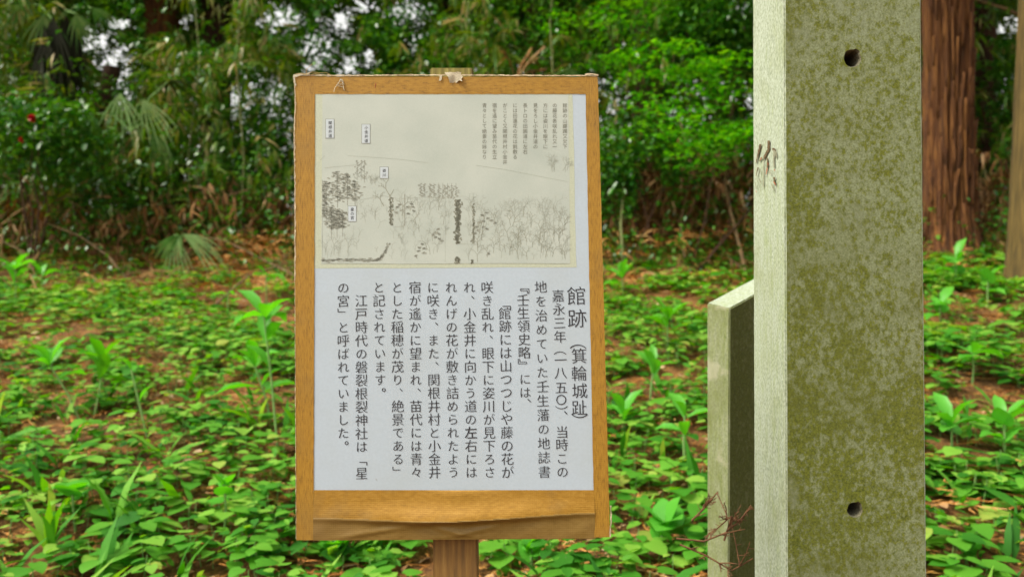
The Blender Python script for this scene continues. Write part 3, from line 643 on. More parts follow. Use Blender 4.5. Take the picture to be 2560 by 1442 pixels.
palm(9.6, 1240, 300, 'fan palm with spiky yellow-green fronds behind the top of the board', [
    (1200, 105, .42, .2, .6, 2.8, 'sasa'), (1400, 90, .40, -.2, .1, 3.0, 'sasa'), (1240, 110, .38, -.4, -.6, 2.0, 'sasa'), (1425, 170, .36, -.3, -.8, 1.8, 'palm'), (1150, 60, .36, .2, 1.0, 2.6, 'sasa')], .05)

def herb(px_, py_base, hgt_px, nl, leaf_px, label, lean=0, mt='herb', top_only=True, cat='plant'):
    d = depth_on_ground(px_, py_base); p = W(px_, py_base, d); g = float(ground(p[0], d))
    h = hgt_px/F*d; L = leaf_px/F*d
    root = empty('leafy_seedling', (p[0], d, g), label, cat)
    tip = np.array([p[0]+lean/F*d, d, g+h]); b = Bag()
    b.tube([(p[0], d, g-.02), ((p[0]+tip[0])/2+U(-.01, .01), d, g+h*.5), tip], .0062, .0045, 6); b.obj('stem', M['stem'], root, smooth=True)
    for i in range(nl):
        q = U(.93, 1) if i < nl*.6 else U(.5, .85); base = np.array([p[0], d, g])*(1-q) + tip*q
        bb = Bag(); a = i*2.4 + U(-.4, .4); 
        bb.leaves(HEART if py_base > 1300 or (px_ > 2300 and i % 2) else HERB, np.array([base]), np.array([a]), np.array([U(-.1, 1.15)]), np.array([U(-.4, .4)]), np.array([L*U(.7, 1.1)*(.62 if (py_base > 1300 or (px_ > 2300 and i % 2)) else 1)]), np.array([U(.85, 1.15)]))
        bb.obj('leaf', M[mt], root, smooth=True)
    return root
HERBS = [
 (205, 1055, 150, 7, 90, 'tall dark-leaved seedling with splayed leaves at the left, leaning left', -85, 'herb'),
 (232, 1050, 150, 8, 95, 'tall seedling with a broad drooping leaf tuft at the left, leaning right', 25, 'bright'),
 (372, 1100, 180, 3, 70, 'single upright seedling with one cupped leaf pair at the left', -45, 'herb'),
 (695, 1120, 330, 9, 110, 'tallest broad-leaved seedling close to the left edge of the board', -35, 'herb'),
 (680, 1060, 150, 8, 105, 'lower broad-leaved seedling beside the tallest one left of the board', -45, 'herb'),
 (570, 800, 70, 3, 48, 'small upright cupped leaf seedling at the back, left of the board', 0, 'herb'),
 (665, 770, 85, 7, 55, 'seedling against the brown litter just left of the board', 0, 'herb'),
 (110, 740, 50, 6, 48, 'small leafy seedling at the far left by the thicket', -5, 'herb'),
 (38, 770, 100, 8, 60, 'spiky seedling rosette in shadow at the left edge', 0, 'herb'),
 (1555, 750, 55, 9, 62, 'bright leafy seedling beside the right edge of the board, at the back', 0, 'herb'),
 (1670, 900, 105, 10, 75, 'dark drooping-leaved seedling halfway between board and small stone slab', 0, 'bright'),
 (1625, 1010, 90, 6, 70, 'narrow upright seedling low between board and small slab', 10, 'herb'),
 (1712, 1170, 130, 5, 100, 'long-stemmed seedling with upright tip leaves in front of the small slab', 0, 'herb'),
 (1560, 1100, 60, 6, 95, 'seedling with broad pointed leaves touching the right edge of the board', 0, 'herb'),
 (1660, 1400, 100, 9, 120, 'large bright seedling low in front between board and small slab', 0, 'herb'),
 (1330, 1430, 60, 9, 90, 'yellow-green seedling just under the board, right of its post', 0, 'herb'),
 (840, 1420, 60, 8, 100, 'bright seedling under the left corner of the board', 0, 'herb'),
 (190, 1330, 110, 6, 110, 'blade-leaved seedling at the lower left corner', -10, 'herb'),
 (560, 1340, 130, 5, 90, 'pale thin-stemmed seedling at the lower left', 0, 'herb'),
 (2390, 720, 70, 8, 70, 'broad-leaved seedling at the foot of the shaggy cedar trunk', 0, 'herb'),
 (2350, 820, 60, 7, 75, 'seedling with rounded leaves beside the right edge of the stone post', 0, 'herb'),
 (2470, 770, 70, 6, 80, 'seedling with broad leaves before the olive trunk', 0, 'herb'),
 (2430, 960, 80, 7, 90, 'broad-leaved seedling in the middle of the right-hand patch', 0, 'herb'),
 (2380, 1130, 70, 7, 95, 'low seedling with wide leaves right of the stone post', 0, 'herb'),
 (2510, 1150, 90, 8, 100, 'wide-leaved seedling at the right edge of the picture', 0, 'herb'),
 (2420, 1420, 50, 6, 70, 'small seedling on bare litter at the lower right corner', 0, 'herb'),
 (2490, 560, 60, 5, 60, 'pale upright leaf seedling between the right-hand trunks', 0, 'herb'),
]
for hrb in HERBS: herb(*hrb)

def branch(pts_px, r0, r1, label, mt='twig', side=4, seed=0, cat='branch'):
    P = np.array([W(a, b_, c) for a, b_, c in pts_px]); base = P[0]
    root_b = Bag(); root_b.tube(P, r0, r1, 6)
    o = root_b.obj('dead_branch', M[mt], None, True, at=tuple(base)); tag(o, label, cat)
    for i in range(side):
        sb = Bag()
        j = RNG.integers(1, len(P)); q = U(.1, .9); s0 = P[j-1]*(1-q)+P[j]*q
        e = s0 + np.array([U(-.22, .22), U(-.08, .08), U(-.02, .22)]); sb.tube([s0, (s0+e)/2+RNG.normal(0, .015, 3), e], r1*.8, r1*.35, 4); sb.obj('side_twig', M[mt], o)
    return o
branch([(1872, 720, 7.6), (1855, 640, 7.9), (1835, 560, 8.2), (1815, 480, 8.4), (1812, 380, 8.5)], .022, .012, 'pale leaning dead stem beside the left edge of the stone post')
branch([(320, 700, 8.0), (270, 640, 8.1), (200, 590, 8.2), (110, 555, 8.2)], .010, .006, 'thin tan branch arching down at the left of the thicket')
branch([(90, 690, 8.0), (60, 630, 8.1), (0, 600, 8.1)], .009, .006, 'short bent tan twig at the left edge')
branch([(740, 690, 7.8), (660, 650, 8.1), (560, 600, 8.4), (480, 590, 8.6)], .012, .006, 'dry branch lying over brown litter left of the board')
branch([(540, 760, 6.6), (620, 690, 6.8), (740, 650, 7.0)], .010, .005, 'dry forked branch propped over leaves left of the board', side=6)
branch([(1480, 700, 8.0), (1560, 655, 8.2), (1700, 640, 8.4), (1790, 690, 8.2)], .012, .006, 'low dead branch across the brown tangle right of the board', side=7)
branch([(1720, 700, 8.1), (1700, 560, 8.5), (1730, 420, 8.8), (1700, 300, 9)], .016, .008, 'upright bare stem in the tangle right of the board', side=7)
branch([(1560, 690, 8.2), (1552, 560, 8.4), (1568, 380, 8.7)], .017, .012, 'mossy upright stem just right of the board', 'cane', 3)
branch([(2440, 0, 9.5), (2520, 25, 9.3), (2580, 50, 9.2)], .02, .015, 'thin branch crossing at the top right between the trunks', side=3)
branch([(600, 620, 8.9), (610, 400, 9.1), (590, 150, 9.3), (610, -60, 9.5)], .010, .007, 'thin bamboo cane left of the board', 'cane', 4)
branch([(480, 620, 9.1), (470, 400, 9.2), (500, 150, 9.4), (480, -60, 9.5)], .009, .006, 'thin bamboo cane behind the grey-green palm', 'cane', 4)
branch([(1380, 620, 9.3), (1390, 300, 9.4), (1375, 60, 9.5), (1385, -60, 9.5)], .013, .009, 'bamboo cane rising above the right half of the board', 'cane', 3)
branch([(1175, 620, 9.6), (1190, 300, 9.6), (1165, 60, 9.7), (1180, -60, 9.7)], .012, .009, 'bamboo cane rising behind the middle of the board', 'cane', 3)
# rust coloured frond behind the top of the board
rf = Bag(); c0 = W(1290, 200, 8.8)
for k_, (ex, ey) in enumerate([(1330, 120), (1362, 118), (1365, 175), (1310, 150), (1345, 145), (1260, 130)]):
    e = W(ex, ey, 8.8+U(-.1, .1)); m_ = (c0+e)/2 + np.array([0, 0, .04]); pts = [c0, m_, e]
    rf.tube(pts, .006, .012, 4)
    for q in range(8):
        s0 = m_*(1-q/8)+e*(q/8); rf.leaves(LANCE, np.array([s0]), U(0, 6.28, 1), U(-.9, .4, 1), U(-.5, .5, 1), U(.06, .12, 1), np.array([1.6]))
tag(rf.obj('dead_fern_frond', M['dead'], None, False, tuple(c0)), 'curled rust-coloured dead frond behind the top edge of the board', 'fern')

# ------------------------------------------------------------------ stone post
def hexa(quadA, quadB):                      # two quads (front, back) -> closed box
    V = list(quadA) + list(quadB)
    return V, [(0, 1, 2, 3), (7, 6, 5, 4), (0, 4, 5, 1), (1, 5, 6, 2), (2, 6, 7, 3), (3, 7, 4, 0)]
D0, D1 = 1.35, 1.524
def post_corner(pxt, pxb, d, z):             # interpolate the edge between picture top and bottom
    py = 721 - (z-CZ)/d*F; t = py/1442
    return np.array([(pxt + (pxb-pxt)*t - 1280)/F*d, d, z])
ZB, ZT = -.1, 2.45
fr = [post_corner(1960, 1966, D0, ZB), post_corner(2303, 2317, D0, ZB), post_corner(2303, 2317, D0, ZT), post_corner(1960, 1966, D0, ZT)]
bk = [post_corner(1882, 1886, D1, ZB), fr[1]+[0, D1-D0, 0], fr[2]+[0, D1-D0, 0], post_corner(1882, 1886, D1, ZT)]
V, Fc = hexa(fr, bk)
proot = empty('stone_post', (float(fr[0][0]+.1), D0+.08, 0.0), 'tall square stone post mottled with green lichen, two bolt holes, right of the notice board', 'stone post')
me = bpy.data.meshes.new('shaft'); off = np.array(proot.location)
me.from_pydata([tuple(np.array(v)-off) for v in V], [], Fc); me.update()
for mm_ in (M['stone_side'], M['stone_front'], M['holein']): me.materials.append(mm_)
shaft = bpy.data.objects.new('shaft', me); link(shaft); shaft.parent = proot
bmx = bmesh.new(); bmx.from_mesh(me); bmesh.ops.recalc_face_normals(bmx, faces=bmx.faces)
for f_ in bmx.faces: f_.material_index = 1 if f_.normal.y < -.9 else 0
bmesh.ops.subdivide_edges(bmx, edges=[e for e in bmx.edges if abs((e.verts[0].co-e.verts[1].co).normalized().z) > .9], cuts=110, use_grid_fill=False)
bmesh.ops.bevel(bmx, geom=[e for e in bmx.edges if e.is_manifold and e.calc_face_angle(0) > .5], offset=.0026, segments=2, affect='EDGES')
for v_ in bmx.verts: v_.co += Vector(RNG.normal(0, .00012, 3))
bmx.to_mesh(me); bmx.free()
def cutter(px_, py_, rx, ry, depth_, seed):
    rr = np.random.default_rng(seed); k = 26; th = np.arange(k)*2*math.pi/k
    jag = 1 + .03*rr.normal(0, 1, k); jag = np.clip((jag+np.roll(jag, 1))/2, .92, 1.1); jag[3:6] += .14
    vv = []
    for dd, sc_ in ((D0-.004, 1.22), (D0+.004, .95), (D0+depth_, .9)):
        cc = W(px_, py_, D0)
        for t, j in zip(th, jag): vv.append((cc[0]+rx*sc_*j*math.cos(t)/F*D0-off[0], dd-off[1], cc[2]+ry*sc_*j*math.sin(t)/F*D0-off[2]))
    fs = [tuple(range(k)), tuple(reversed(range(2*k, 3*k)))] + [(r*k+j, r*k+(j+1) % k, (r+1)*k+(j+1) % k, (r+1)*k+j) for r in range(2) for j in range(k)]
    m_ = bpy.data.meshes.new('cut'); m_.from_pydata(vv, [], fs); m_.update()
    for mm_ in (M['stone_side'], M['stone_front'], M['holein']): m_.materials.append(mm_)
    for p_ in m_.polygons: p_.material_index = 2
    b2 = bmesh.new(); b2.from_mesh(m_); bmesh.ops.recalc_face_normals(b2, faces=b2.faces); b2.to_mesh(m_); b2.free()
    o = bpy.data.objects.new('cut', m_); link(o); o.parent = proot; return o
cuts = [cutter(2131, 146, 20, 21, .07, 3), cutter(2137, 1274, 18, 18, .07, 5), cutter(1984, 1318, 3.5, 4, .006, 8)]
mods = []
for c_ in cuts[:2]:
    md = shaft.modifiers.new('b', 'BOOLEAN'); md.operation = 'DIFFERENCE'; md.object = c_; md.solver = 'EXACT'
bpy.context.view_layer.update()
nm = bpy.data.meshes.new_from_object(shaft.evaluated_get(bpy.context.evaluated_depsgraph_get()))
shaft.modifiers.clear(); shaft.data = nm; nm.name = 'shaft'
for c_ in cuts: bpy.data.objects.remove(c_)

# inscription strokes on the left face (cut marks with old paint)
def left_face(px_, py_):                      # ray onto the plane through the left face
    a, b_, c_ = fr[0], bk[0], fr[3]
    nrm = np.cross(b_-a, c_-a); nrm /= np.linalg.norm(nrm)
    if nrm[0] > 0: nrm = -nrm
    d_ = W(px_, py_, 1.0) - np.array([0, 0, CZ]); o_ = np.array([0, 0, CZ])
    t = np.dot(a-o_, nrm)/np.dot(d_, nrm); return o_ + d_*t + nrm*.0006
STROKES = [  # crop px (scale 8, origin 1870,320): points, half width px, material
 ([(255,325),(215,500),(165,710)], [28,24,8], 'carve'), ([(280,590),(240,670)], [16,16], 'carve'), ([(280,590),(255,650)], [8,6], 'carvered'),
 ([(425,255),(420,430),(350,560),(315,660)], [30,30,26,10], 'carve'), ([(322,660),(325,900),(318,1190)], [9,8,10], 'carvegrey'),
 ([(400,600),(405,760),(370,940)], [16,20,8], 'carve'), ([(400,800),(378,930)], [9,6], 'carvered'), ([(410,700),(425,745)], [7,7], 'carvered'),
 ([(500,425),(540,420),(570,480)], [26,22,20], 'carve'), ([(545,450),(535,620),(540,800)], [26,18,12], 'carvegrey'), ([(575,470),(590,600)], [16,14], 'carvegrey'),
 ([(545,830),(560,860)], [9,7], 'carvered'), ([(225,790),(180,970)], [15,8], 'carve'), ([(265,820),(270,870),(235,910)], [7,9,5], 'carvegrey'),
 ([(550,985),(550,1080),(580,1150)], [22,20,14], 'carve'), ([(540,1080),(580,1140)], [7,7], 'carvered'), ([(500,1110),(525,1190),(560,1260)], [10,16,10], 'carvegrey'),
 ([(165,1080),(195,1230)], [8,5], 'carvegrey'), ([(215,1040),(235,1130)], [7,5], 'carvegrey'), ([(255,1010),(285,1100)], [8,5], 'carve'), ([(190,1250),(205,1290)], [6,5], 'carvered'),
 ([(450,900),(490,850),(530,870)], [6,8,6], 'carvegrey'), ([(460,880),(500,930)], [10,10], 'carvegrey')]
bags = {}
for lift_i, (pts, ws, mt) in enumerate(STROKES):
    q = [(1870+a/8.008, 320+b_/8.008) for a, b_ in pts]; B = bags.setdefault((mt, lift_i), Bag())
    res = []
    for i in range(len(q)-1):
        for s_ in range(4): 
            t = s_/4; res.append((q[i][0]*(1-t)+q[i+1][0]*t, q[i][1]*(1-t)+q[i+1][1]*t, (ws[i]*(1-t)+ws[i+1]*t)/8/1.15*U(.75, 1.15)))
    res.append((*q[-1], ws[-1]/8/1.6))
    A = []; Bv = []
    for i, (a, b_, w_) in enumerate(res):
        j0, j1 = max(i-1, 0), min(i+1, len(res)-1); tx, ty = res[j1][0]-res[j0][0], res[j1][1]-res[j0][1]; tl = math.hypot(tx, ty)+1e-6
        nx_, ny_ = -ty/tl, tx/tl
        zz = np.array([-1, 0, 0])*(.00012*lift_i)
        A.append(left_face(a-nx_*w_, b_-ny_*w_)+zz); Bv.append(left_face(a+nx_*w_, b_+ny_*w_)+zz)
    k = len(res); B.add(A+Bv, [(j, j+1, k+j+1, k+j) for j in range(k-1)])
for (mt, _), B in bags.items(): B.obj({'carve': 'inscription_stroke', 'carvered': 'red_paint_trace', 'carvegrey': 'worn_inscription_stroke'}[mt], M[mt], proot)

# smaller slab behind it
sl = [np.array(p) for p in [(0.492, 1.80, 0), (0.4515, 1.8475, 0)]]
th = math.radians(50); rd = np.array([math.sin(th), math.cos(th), 0])
P0, P1 = W(1824, 771, 1.80), W(1767, 758, 1.8475)
P2 = W(1882, 739, 1.86); rv = P2 - P0; rv = rv/np.linalg.norm(rv[:2])*.34
topq = [P0, P0+rv, P1+rv, P1]; botq = [np.array([p[0]-(.0045 if i in (0, 1) else -.001), p[1], -.05]) for i, p in enumerate(topq)]
V, Fc = hexa([botq[0], botq[1], topq[1], topq[0]], [botq[3], botq[2], topq[2], topq[3]])
sroot = empty('stone_slab', (float(P0[0])+.1, 1.9, 0.0), 'short pale stone slab with slanted top standing behind the tall stone post', 'stone slab')
me = bpy.data.meshes.new('slab'); off2 = np.array(sroot.location)
me.from_pydata([tuple(np.array(v)-off2) for v in V], [], Fc); me.update()
for mm_ in (M['stone_pale'], M['stone_dark'], M['stone_side']): me.materials.append(mm_)
bmx = bmesh.new(); bmx.from_mesh(me); bmesh.ops.recalc_face_normals(bmx, faces=bmx.faces)
for f_ in bmx.faces: f_.material_index = 2 if f_.normal.z > .6 else (1 if f_.normal.x > .3 and f_.normal.y < 0 else 0)  # light painted into the slab: palest on top, darkest away from the sun
bmesh.ops.bevel(bmx, geom=[e for e in bmx.edges], offset=.0025, segments=2, affect='EDGES'); bmx.to_mesh(me); bmx.free()
o = bpy.data.objects.new('slab', me); link(o); o.parent = sroot

# ------------------------------------------------------------------ notice board
DT, DB = 1.243, 1.200
bTL, bTR, bBR, bBL = W(736, 190, DT), W(1495, 192, DT), W(1526, 1342, DB), W(740, 1350, DB)
bn = np.cross(bTR-bTL, bBL-bTL); bn /= np.linalg.norm(bn)
if bn[1] > 0: bn = -bn                        # towards the viewer
O = np.array([0, 0, CZ])
def BP(px_, py_, lift=0.0):
    if lift > 0: lift = lift*.5 if lift < .0024 else lift-.0012
    d_ = W(px_, py_, 1.0)-O; t = np.dot(bTL-O, bn)/np.dot(d_, bn); return O+d_*t+bn*lift
broot = empty('notice_board', tuple(BP(1136, 1400)*[1, 1, 0] + [0, .03, 0]), 'leaning wooden-framed notice board with old landscape print and vertical Japanese text', 'notice board')
def bquad(name, q, lift, mt, nu=1, nv=1, hf=None, parent=broot, thick=0, jit=0):
    """q: TL, TR, BR, BL in px; grid surface on the board plane, given a rim so it has thickness"""
    V = []; TLq, TRq, BRq, BLq = [np.array(p, float) for p in q]
    for j in range(nv+1):
        for i in range(nu+1):
            u, v = i/nu, j/nv; p = (TLq*(1-u)+TRq*u)*(1-v)+(BLq*(1-u)+BRq*u)*v
            if jit and (j in (0, nv) or i in (0, nu)): p = p + RNG.normal(0, jit, 2)
            V.append(BP(p[0], p[1], lift + (hf(u, v) if hf else 0)))
    w = nu+1; Fq = [(j*w+i, (j+1)*w+i, (j+1)*w+i+1, j*w+i+1) for j in range(nv) for i in range(nu)]
    if thick:
        n0 = len(V); rim = [i for i in range(w)] + [j*w+nu for j in range(1, nv+1)] + [nv*w+i for i in range(nu-1, -1, -1)] + [j*w for j in range(nv-1, 0, -1)]
        for r_ in rim: V.append(V[r_] - bn*thick)
        k = len(rim); Fq += [(rim[i], rim[(i+1) % k], n0+(i+1) % k, n0+i) for i in range(k)]; Fq.append(tuple(n0+i for i in range(k)))
    o = mesh_obj(name, V, Fq, mt, parent, smooth=bool(hf))
    if hf: o.data.set_sharp_from_angle(angle=math.radians(60))
    return o
# panel
bquad('panel', [(738, 192), (1494, 194), (1524, 1341), (742, 1348)], 0, M['board_edge'], 24, 24, None, broot, .016, .6)
# paper
bquad('paper', [(785, 232), (1466, 232), (1487, 1230), (781, 1230)], .0006, M['paper'], 1, 1, None, broot, .0004)
bquad('yellowed_margin', [(788, 236), (1431, 237), (1441, 668), (785, 671)], .0009, M['pictureedge'], 12, 12, None, broot, .0002, .4)
pic = bquad('landscape_print', [(806, 237), (1421, 238), (1425, 659), (804, 660)], .0012, M['picture'], 12, 12, None, broot, .0002, .5)
# cloth tapes
wob = lambda s: (lambda u, v: .00025*math.sin(u*9+s)*math.sin(v*7+s) )
bquad('side_tape', [(737, 191), (788, 191), (784, 1349), (741, 1349)], .0022, M['tape_v'], 4, 60, wob(1), broot, .0002, .25)
bquad('side_tape', [(1463, 192), (1494, 192), (1525, 1341), (1486, 1342)], .0022, M['tape_v'], 4, 60, wob(2), broot, .0002, .25)
bquad('top_tape', [(788, 192), (1464, 193), (1465, 236), (787, 236)], .0018, M['tape_h'], 60, 4, wob(3), broot, .0002, .25)
def fold_y(u): return .55 + .075*math.exp(-((u-.42)/.28)**2) - .03*u - .05*math.exp(-((u-1)/.2)**2)
def bulge(u, v):
    f = fold_y(u); a = math.exp(-((u-.52)/.30)**2)*.0105 + .0012; e = v - f
    if e < 0: h = a*math.exp(-(e/.26)**2)
    else: h = a*math.exp(-(e/.075)**2) + .0008
    h += .0035*math.exp(-((u-.52)/.12)**2)*math.exp(-((v-.05)/.3)**2)         # wedge from the paper edge
    h += .0020*math.exp(-((u-.30)+(v-.75)*.9)**2/.004)*math.exp(-((v-.8)/.15)**2)
    h += .0026*math.exp(-(((u-.50)-(v-.85)*.5)**2)/.0012)*math.exp(-((v-.85)/.12)**2)
    h += .0022*math.exp(-(((u-.56)+(v-.85)*.6)**2)/.0016)*math.exp(-((v-.85)/.14)**2)
    h += .0005*math.sin(u*40+v*9)*v
    return h*(1-math.exp(-((1-v)/.05))) * (1-math.exp(-(v+.02)/.03))
bt = bquad('bottom_tape', [(785, 1224), (1485, 1224), (1488, 1345), (783, 1350)], .0016, M['tape_b'], 150, 60, bulge, broot)
bt.data.materials.append(M['tape_lo'])
for p_ in bt.data.polygons:
    j, i = divmod(p_.index, 150); u, v = (i+.5)/150, (j+.5)/60
    if v > fold_y(u) - .01: p_.material_index = 1

# torn edges, frayed scraps, fibres
def rag(name, pts, w0, mt, lift=.003, seed=0, par=broot):
    rr = np.random.default_rng(seed); A = []; Bv = []
    fine = []
    for i in range(len(pts)-1):
        st = max(2, int(math.hypot(pts[i+1][0]-pts[i][0], pts[i+1][1]-pts[i][1])/7))
        for s_ in range(st): fine.append((pts[i][0]+(pts[i+1][0]-pts[i][0])*s_/st, pts[i][1]+(pts[i+1][1]-pts[i][1])*s_/st))
    fine.append(pts[-1]); k = len(fine)
    for i, (a, b_) in enumerate(fine):
        j0, j1 = max(i-1, 0), min(i+1, k-1); tx, ty = fine[j1][0]-fine[j0][0], fine[j1][1]-fine[j0][1]; tl = math.hypot(tx, ty)+1e-6
        nx_, ny_ = -ty/tl, tx/tl; w = w0*rr.uniform(.25, 1.3); w2 = w0*rr.uniform(.3, .9)
        A.append(BP(a-nx_*w, b_-ny_*w, lift-.001+rr.uniform(0, .0015))); Bv.append(BP(a+nx_*w2, b_+ny_*w2, lift))
    return mesh_obj(name, A+Bv, [(j, j+1, k+j+1, k+j) for j in range(k-1)], mt, par)
rag('torn_edge', [(737, 200), (739, 260), (736, 330), (738, 480), (738, 700)], 2.3, M['torn'], seed=1)
rag('torn_edge', [(738, 700), (739, 1000), (741, 1345)], 1.0, M['torn'], seed=2)
rag('torn_edge', [(745, 190), (900, 190), (1100, 189), (1300, 190), (1495, 191)], 2.0, M['torn'], seed=3)
rag('torn_edge', [(1526, 1262), (1527, 1300), (1524, 1341)], 2.4, M['torn'], seed=5)
rag('frayed_corner', [(735, 192), (750, 189), (775, 187)], 4.5, M['frayed'], .004, 6)
rag('frayed_corner', [(736, 192), (738, 208), (740, 216)], 3.5, M['frayed'], .004, 7)
rag('frayed_corner', [(1462, 188), (1480, 187), (1496, 190)], 2.5, M['torn'], .004, 8)
bquad('tape_scrap', [(1113, 182), (1152, 183), (1155, 205), (1126, 209)], .0045, M['frayed'], 6, 5, lambda u, v: .004*math.sin(u*5+v*3)*v, broot, .0004, 1.3)
bquad('tape_scrap', [(1099, 191), (1106, 191), (1104, 204), (1098, 204)], .004, M['frayed'], 2, 3, None, broot, .0004, .8)
web = Bag()
for (x0, y0, x1, y1) in [(853,199,846,214),(853,199,858,212),(846,214,838,222),(846,213,858,213),(858,212,861,224),(838,222,836,232),(850,206,842,216),(856,205,862,214),(846,217,856,219),(858,218,862,228),(851,199,852,208),(855,200,860,207)]:
    a, b_ = BP(x0, y0, .0035), BP(x1, y1, .0045); web.tube([a, (a+b_)/2+bn*.0008, b_], .00055, .0004, 4)
web.obj('frayed_threads', M['frayed'], broot)
fb = Bag()
fb.tube([BP(*p, .004) for p in [(767, 190), (767, 175), (782, 162)]], .0005, .0003, 4)
fb.tube([BP(*p, .005) for p in [(768, 189), (780, 183), (796, 184), (800, 188)]], .0005, .0003, 4)
fb.tube([BP(*p, .003) for p in [(775, 189), (800, 184), (818, 184), (831, 191)]], .0005, .0003, 4)
fb.tube([BP(*p, .006) for p in [(768, 190), (755, 186), (740, 188)]], .0006, .0003, 4)
fb.obj('dry_fibre', M['fibre'], broot)
rag('rust_fleck', [(940, 210), (938, 222)], 1.3, M['carvered'], .0032, 15)

# post: leans with the board, stands in the ground
def post_pt(px_, py_, back): return BP(px_, py_, -.0175-back)
top = [post_pt(1072, 160, 0), post_pt(1181, 160, 0), post_pt(1181, 160, .045), post_pt(1072, 160, .045)]
lo = [post_pt(1080, 1442, 0), post_pt(1193, 1442, 0), post_pt(1193, 1442, .045), post_pt(1080, 1442, .045)]
bx = np.array(bn)*0
for i, (dx) in enumerate((0, 0, 0, 0)):
    pass
# use parallel edges so the timber has one section
ax = (lo[0]+lo[1])/2 - (top[0]+top[1])/2; hw = (lo[1]-lo[0])/2; hw = (hw + (top[1]-top[0])/2)/2
ctop = (top[0]+top[1])/2; ext = ctop + ax*2.0; bkv = -bn*.045
A = [ctop-hw, ctop+hw, ctop+hw+bkv, ctop-hw+bkv]; Bq = [ext-hw, ext+hw, ext+hw+bkv, ext-hw+bkv]
me = bpy.data.meshes.new('post'); offb = np.array(parent_off(broot))
me.from_pydata([tuple(v) for v in A+Bq], [], [(3, 2, 1, 0), (4, 5, 6, 7), (0, 1, 5, 4), (1, 2, 6, 5), (2, 3, 7, 6), (3, 0, 4, 7)])
me.transform(Matrix.Translation(Vector(-offb)))
bmx = bmesh.new(); bmx.from_mesh(me); bmesh.ops.recalc_face_normals(bmx, faces=bmx.faces); bmesh.ops.bevel(bmx, geom=list(bmx.edges), offset=.0018, segments=2, affect='EDGES'); bmx.to_mesh(me); bmx.free()
me.materials.append(M['timber']); o = bpy.data.objects.new('post', me); link(o); o.parent = broot

# ------------------------------------------------------------------ lettering
GL = {}
def glyph(ch, thin):
    thin = 0.0 if ch in '『』。〇左' else thin
    key = (ch, thin)
    if key not in GL:
        c = bpy.data.curves.new('g', 'FONT'); c.body = ch; c.resolution_u = 3; c.offset = thin
        o = bpy.data.objects.new('g', c); link(o); bpy.context.view_layer.update()
        m_ = bpy.data.meshes.new_from_object(o.evaluated_get(bpy.context.evaluated_depsgraph_get()))
        V = np.array([v.co[:2] for v in m_.vertices]) if len(m_.vertices) else np.zeros((0, 2)); Fc = [tuple(p.vertices) for p in m_.polygons]
        bpy.data.objects.remove(o); bpy.data.curves.remove(c); bpy.data.meshes.remove(m_)
        GL[key] = (V - [.5, .385] if len(V) else V, Fc)
    return GL[key]
ROT = set('（）「」『』')
def text_column(name, items, mt, lift, thin, parent=broot):
    """items: (char, x, y, size px)"""
    V = []; Fc = []
    for ch, x_, y_, s_ in items:
        g_, f_ = glyph(ch, thin)
        if not len(g_): continue
        g_ = g_.copy()
        if ch in ROT:
            g_ = np.stack([g_[:, 1], -g_[:, 0]], -1)
        elif ch in '、。': g_ = g_ + [.58, .55]
        else:
            g_[:, 1] += g_[:, 0]*.045                       # brush-like rise of the horizontals
        sk = .004 + (x_-785)/700*.023
        n0 = len(V)
        for q, (ex_, ey_) in enumerate(((-.010, .004), (.010, -.004)) if thin < 0 else ((0, 0),)):
            n0 = len(V)
            for a, b_ in g_:
                dy = -(b_+ey_)*s_; V.append(BP(x_ + (a+ex_)*s_ + dy*sk, y_ + dy, lift + .00006*q))
            Fc += [tuple(n0+i for i in f) for f in f_]
    return mesh_obj(name, V, Fc, mt, parent)
def c2(x_, y_): return 720+x_/1.893, 680+y_/1.893
MAIN = [(1196, 1213, 70, 943, '地を治めていた壬生藩の地誌書'), (942, 955, 72, 945, '咲き乱れ、眼下に姿川が見下ろさ'),
        (858, 868, 72, 945, 'れ、小金井に向かう道の左右には'), (772, 783, 72, 945, 'れんげの花が敷き詰められたよう'),
        (686, 694, 72, 945, 'に咲き、また、関根井村と小金井'), (601, 608, 72, 945, '宿が遙かに望まれ、苗代には青々'),
        (516, 522, 72, 945, 'とした稲穂が茂り、絶景である」'), (430, 438, 72, 571, 'と記されています。'),
        (347, 349, 72, 950, '　江戸時代の磐裂根裂神社は「星'), (262, 262, 74, 822, 'の宮」と呼ばれていました。')]
SZ = 33.0
for x0, x1, y0, y1, s_ in MAIN:
    it = []
    for i, ch in enumerate(s_):
        t = i/(len(s_)-1); X_, Y_ = c2(x0+(x1-x0)*t, y0+(y1-y0)*t); it.append((ch, X_, Y_, SZ*(.92 if ord(ch) < 0x3100 else 1.0)))
    text_column('text_column', it, M['ink'], .0016, -.012)
def explicit(lst, sz): return [(ch, *c2(x_, y_), (s2 if s2 else sz)) for ch, x_, y_, s2 in lst]
text_column('text_column', explicit([('嘉',1278,112,0),('永',1282,175,0),('三',1285,240,0),('年',1287,305,0),('（',1287,362,0),('一',1290,415,0),('八',1290,475,0),('五',1293,545,0),('〇',1293,603,28),('）',1295,660,0),('、',1297,680,0),('当',1297,755,0),('時',1296,815,0),('こ',1297,880,31),('の',1299,943,31)], SZ), M['ink'], .0016, -.012)
text_column('text_column', explicit([('『',1112,72,0),('壬',1112,132,0),('生',1113,193,0),('領',1115,255,0),('史',1118,317,0),('略',1118,380,0),('』',1118,440,0),('に',1122,505,30),('は',1122,568,30),('、',1124,622,0)], SZ), M['ink'], .0016, -.012)
text_column('text_column', explicit([('「',1026,150,0),('館',1026,195,0),('跡',1028,255,0)] + [(ch, 1029+i, 318+i*62.7, 0) for i, ch in enumerate('には山つつじや藤の花が')], SZ) if True else [], M['ink'], .0016, -.012)
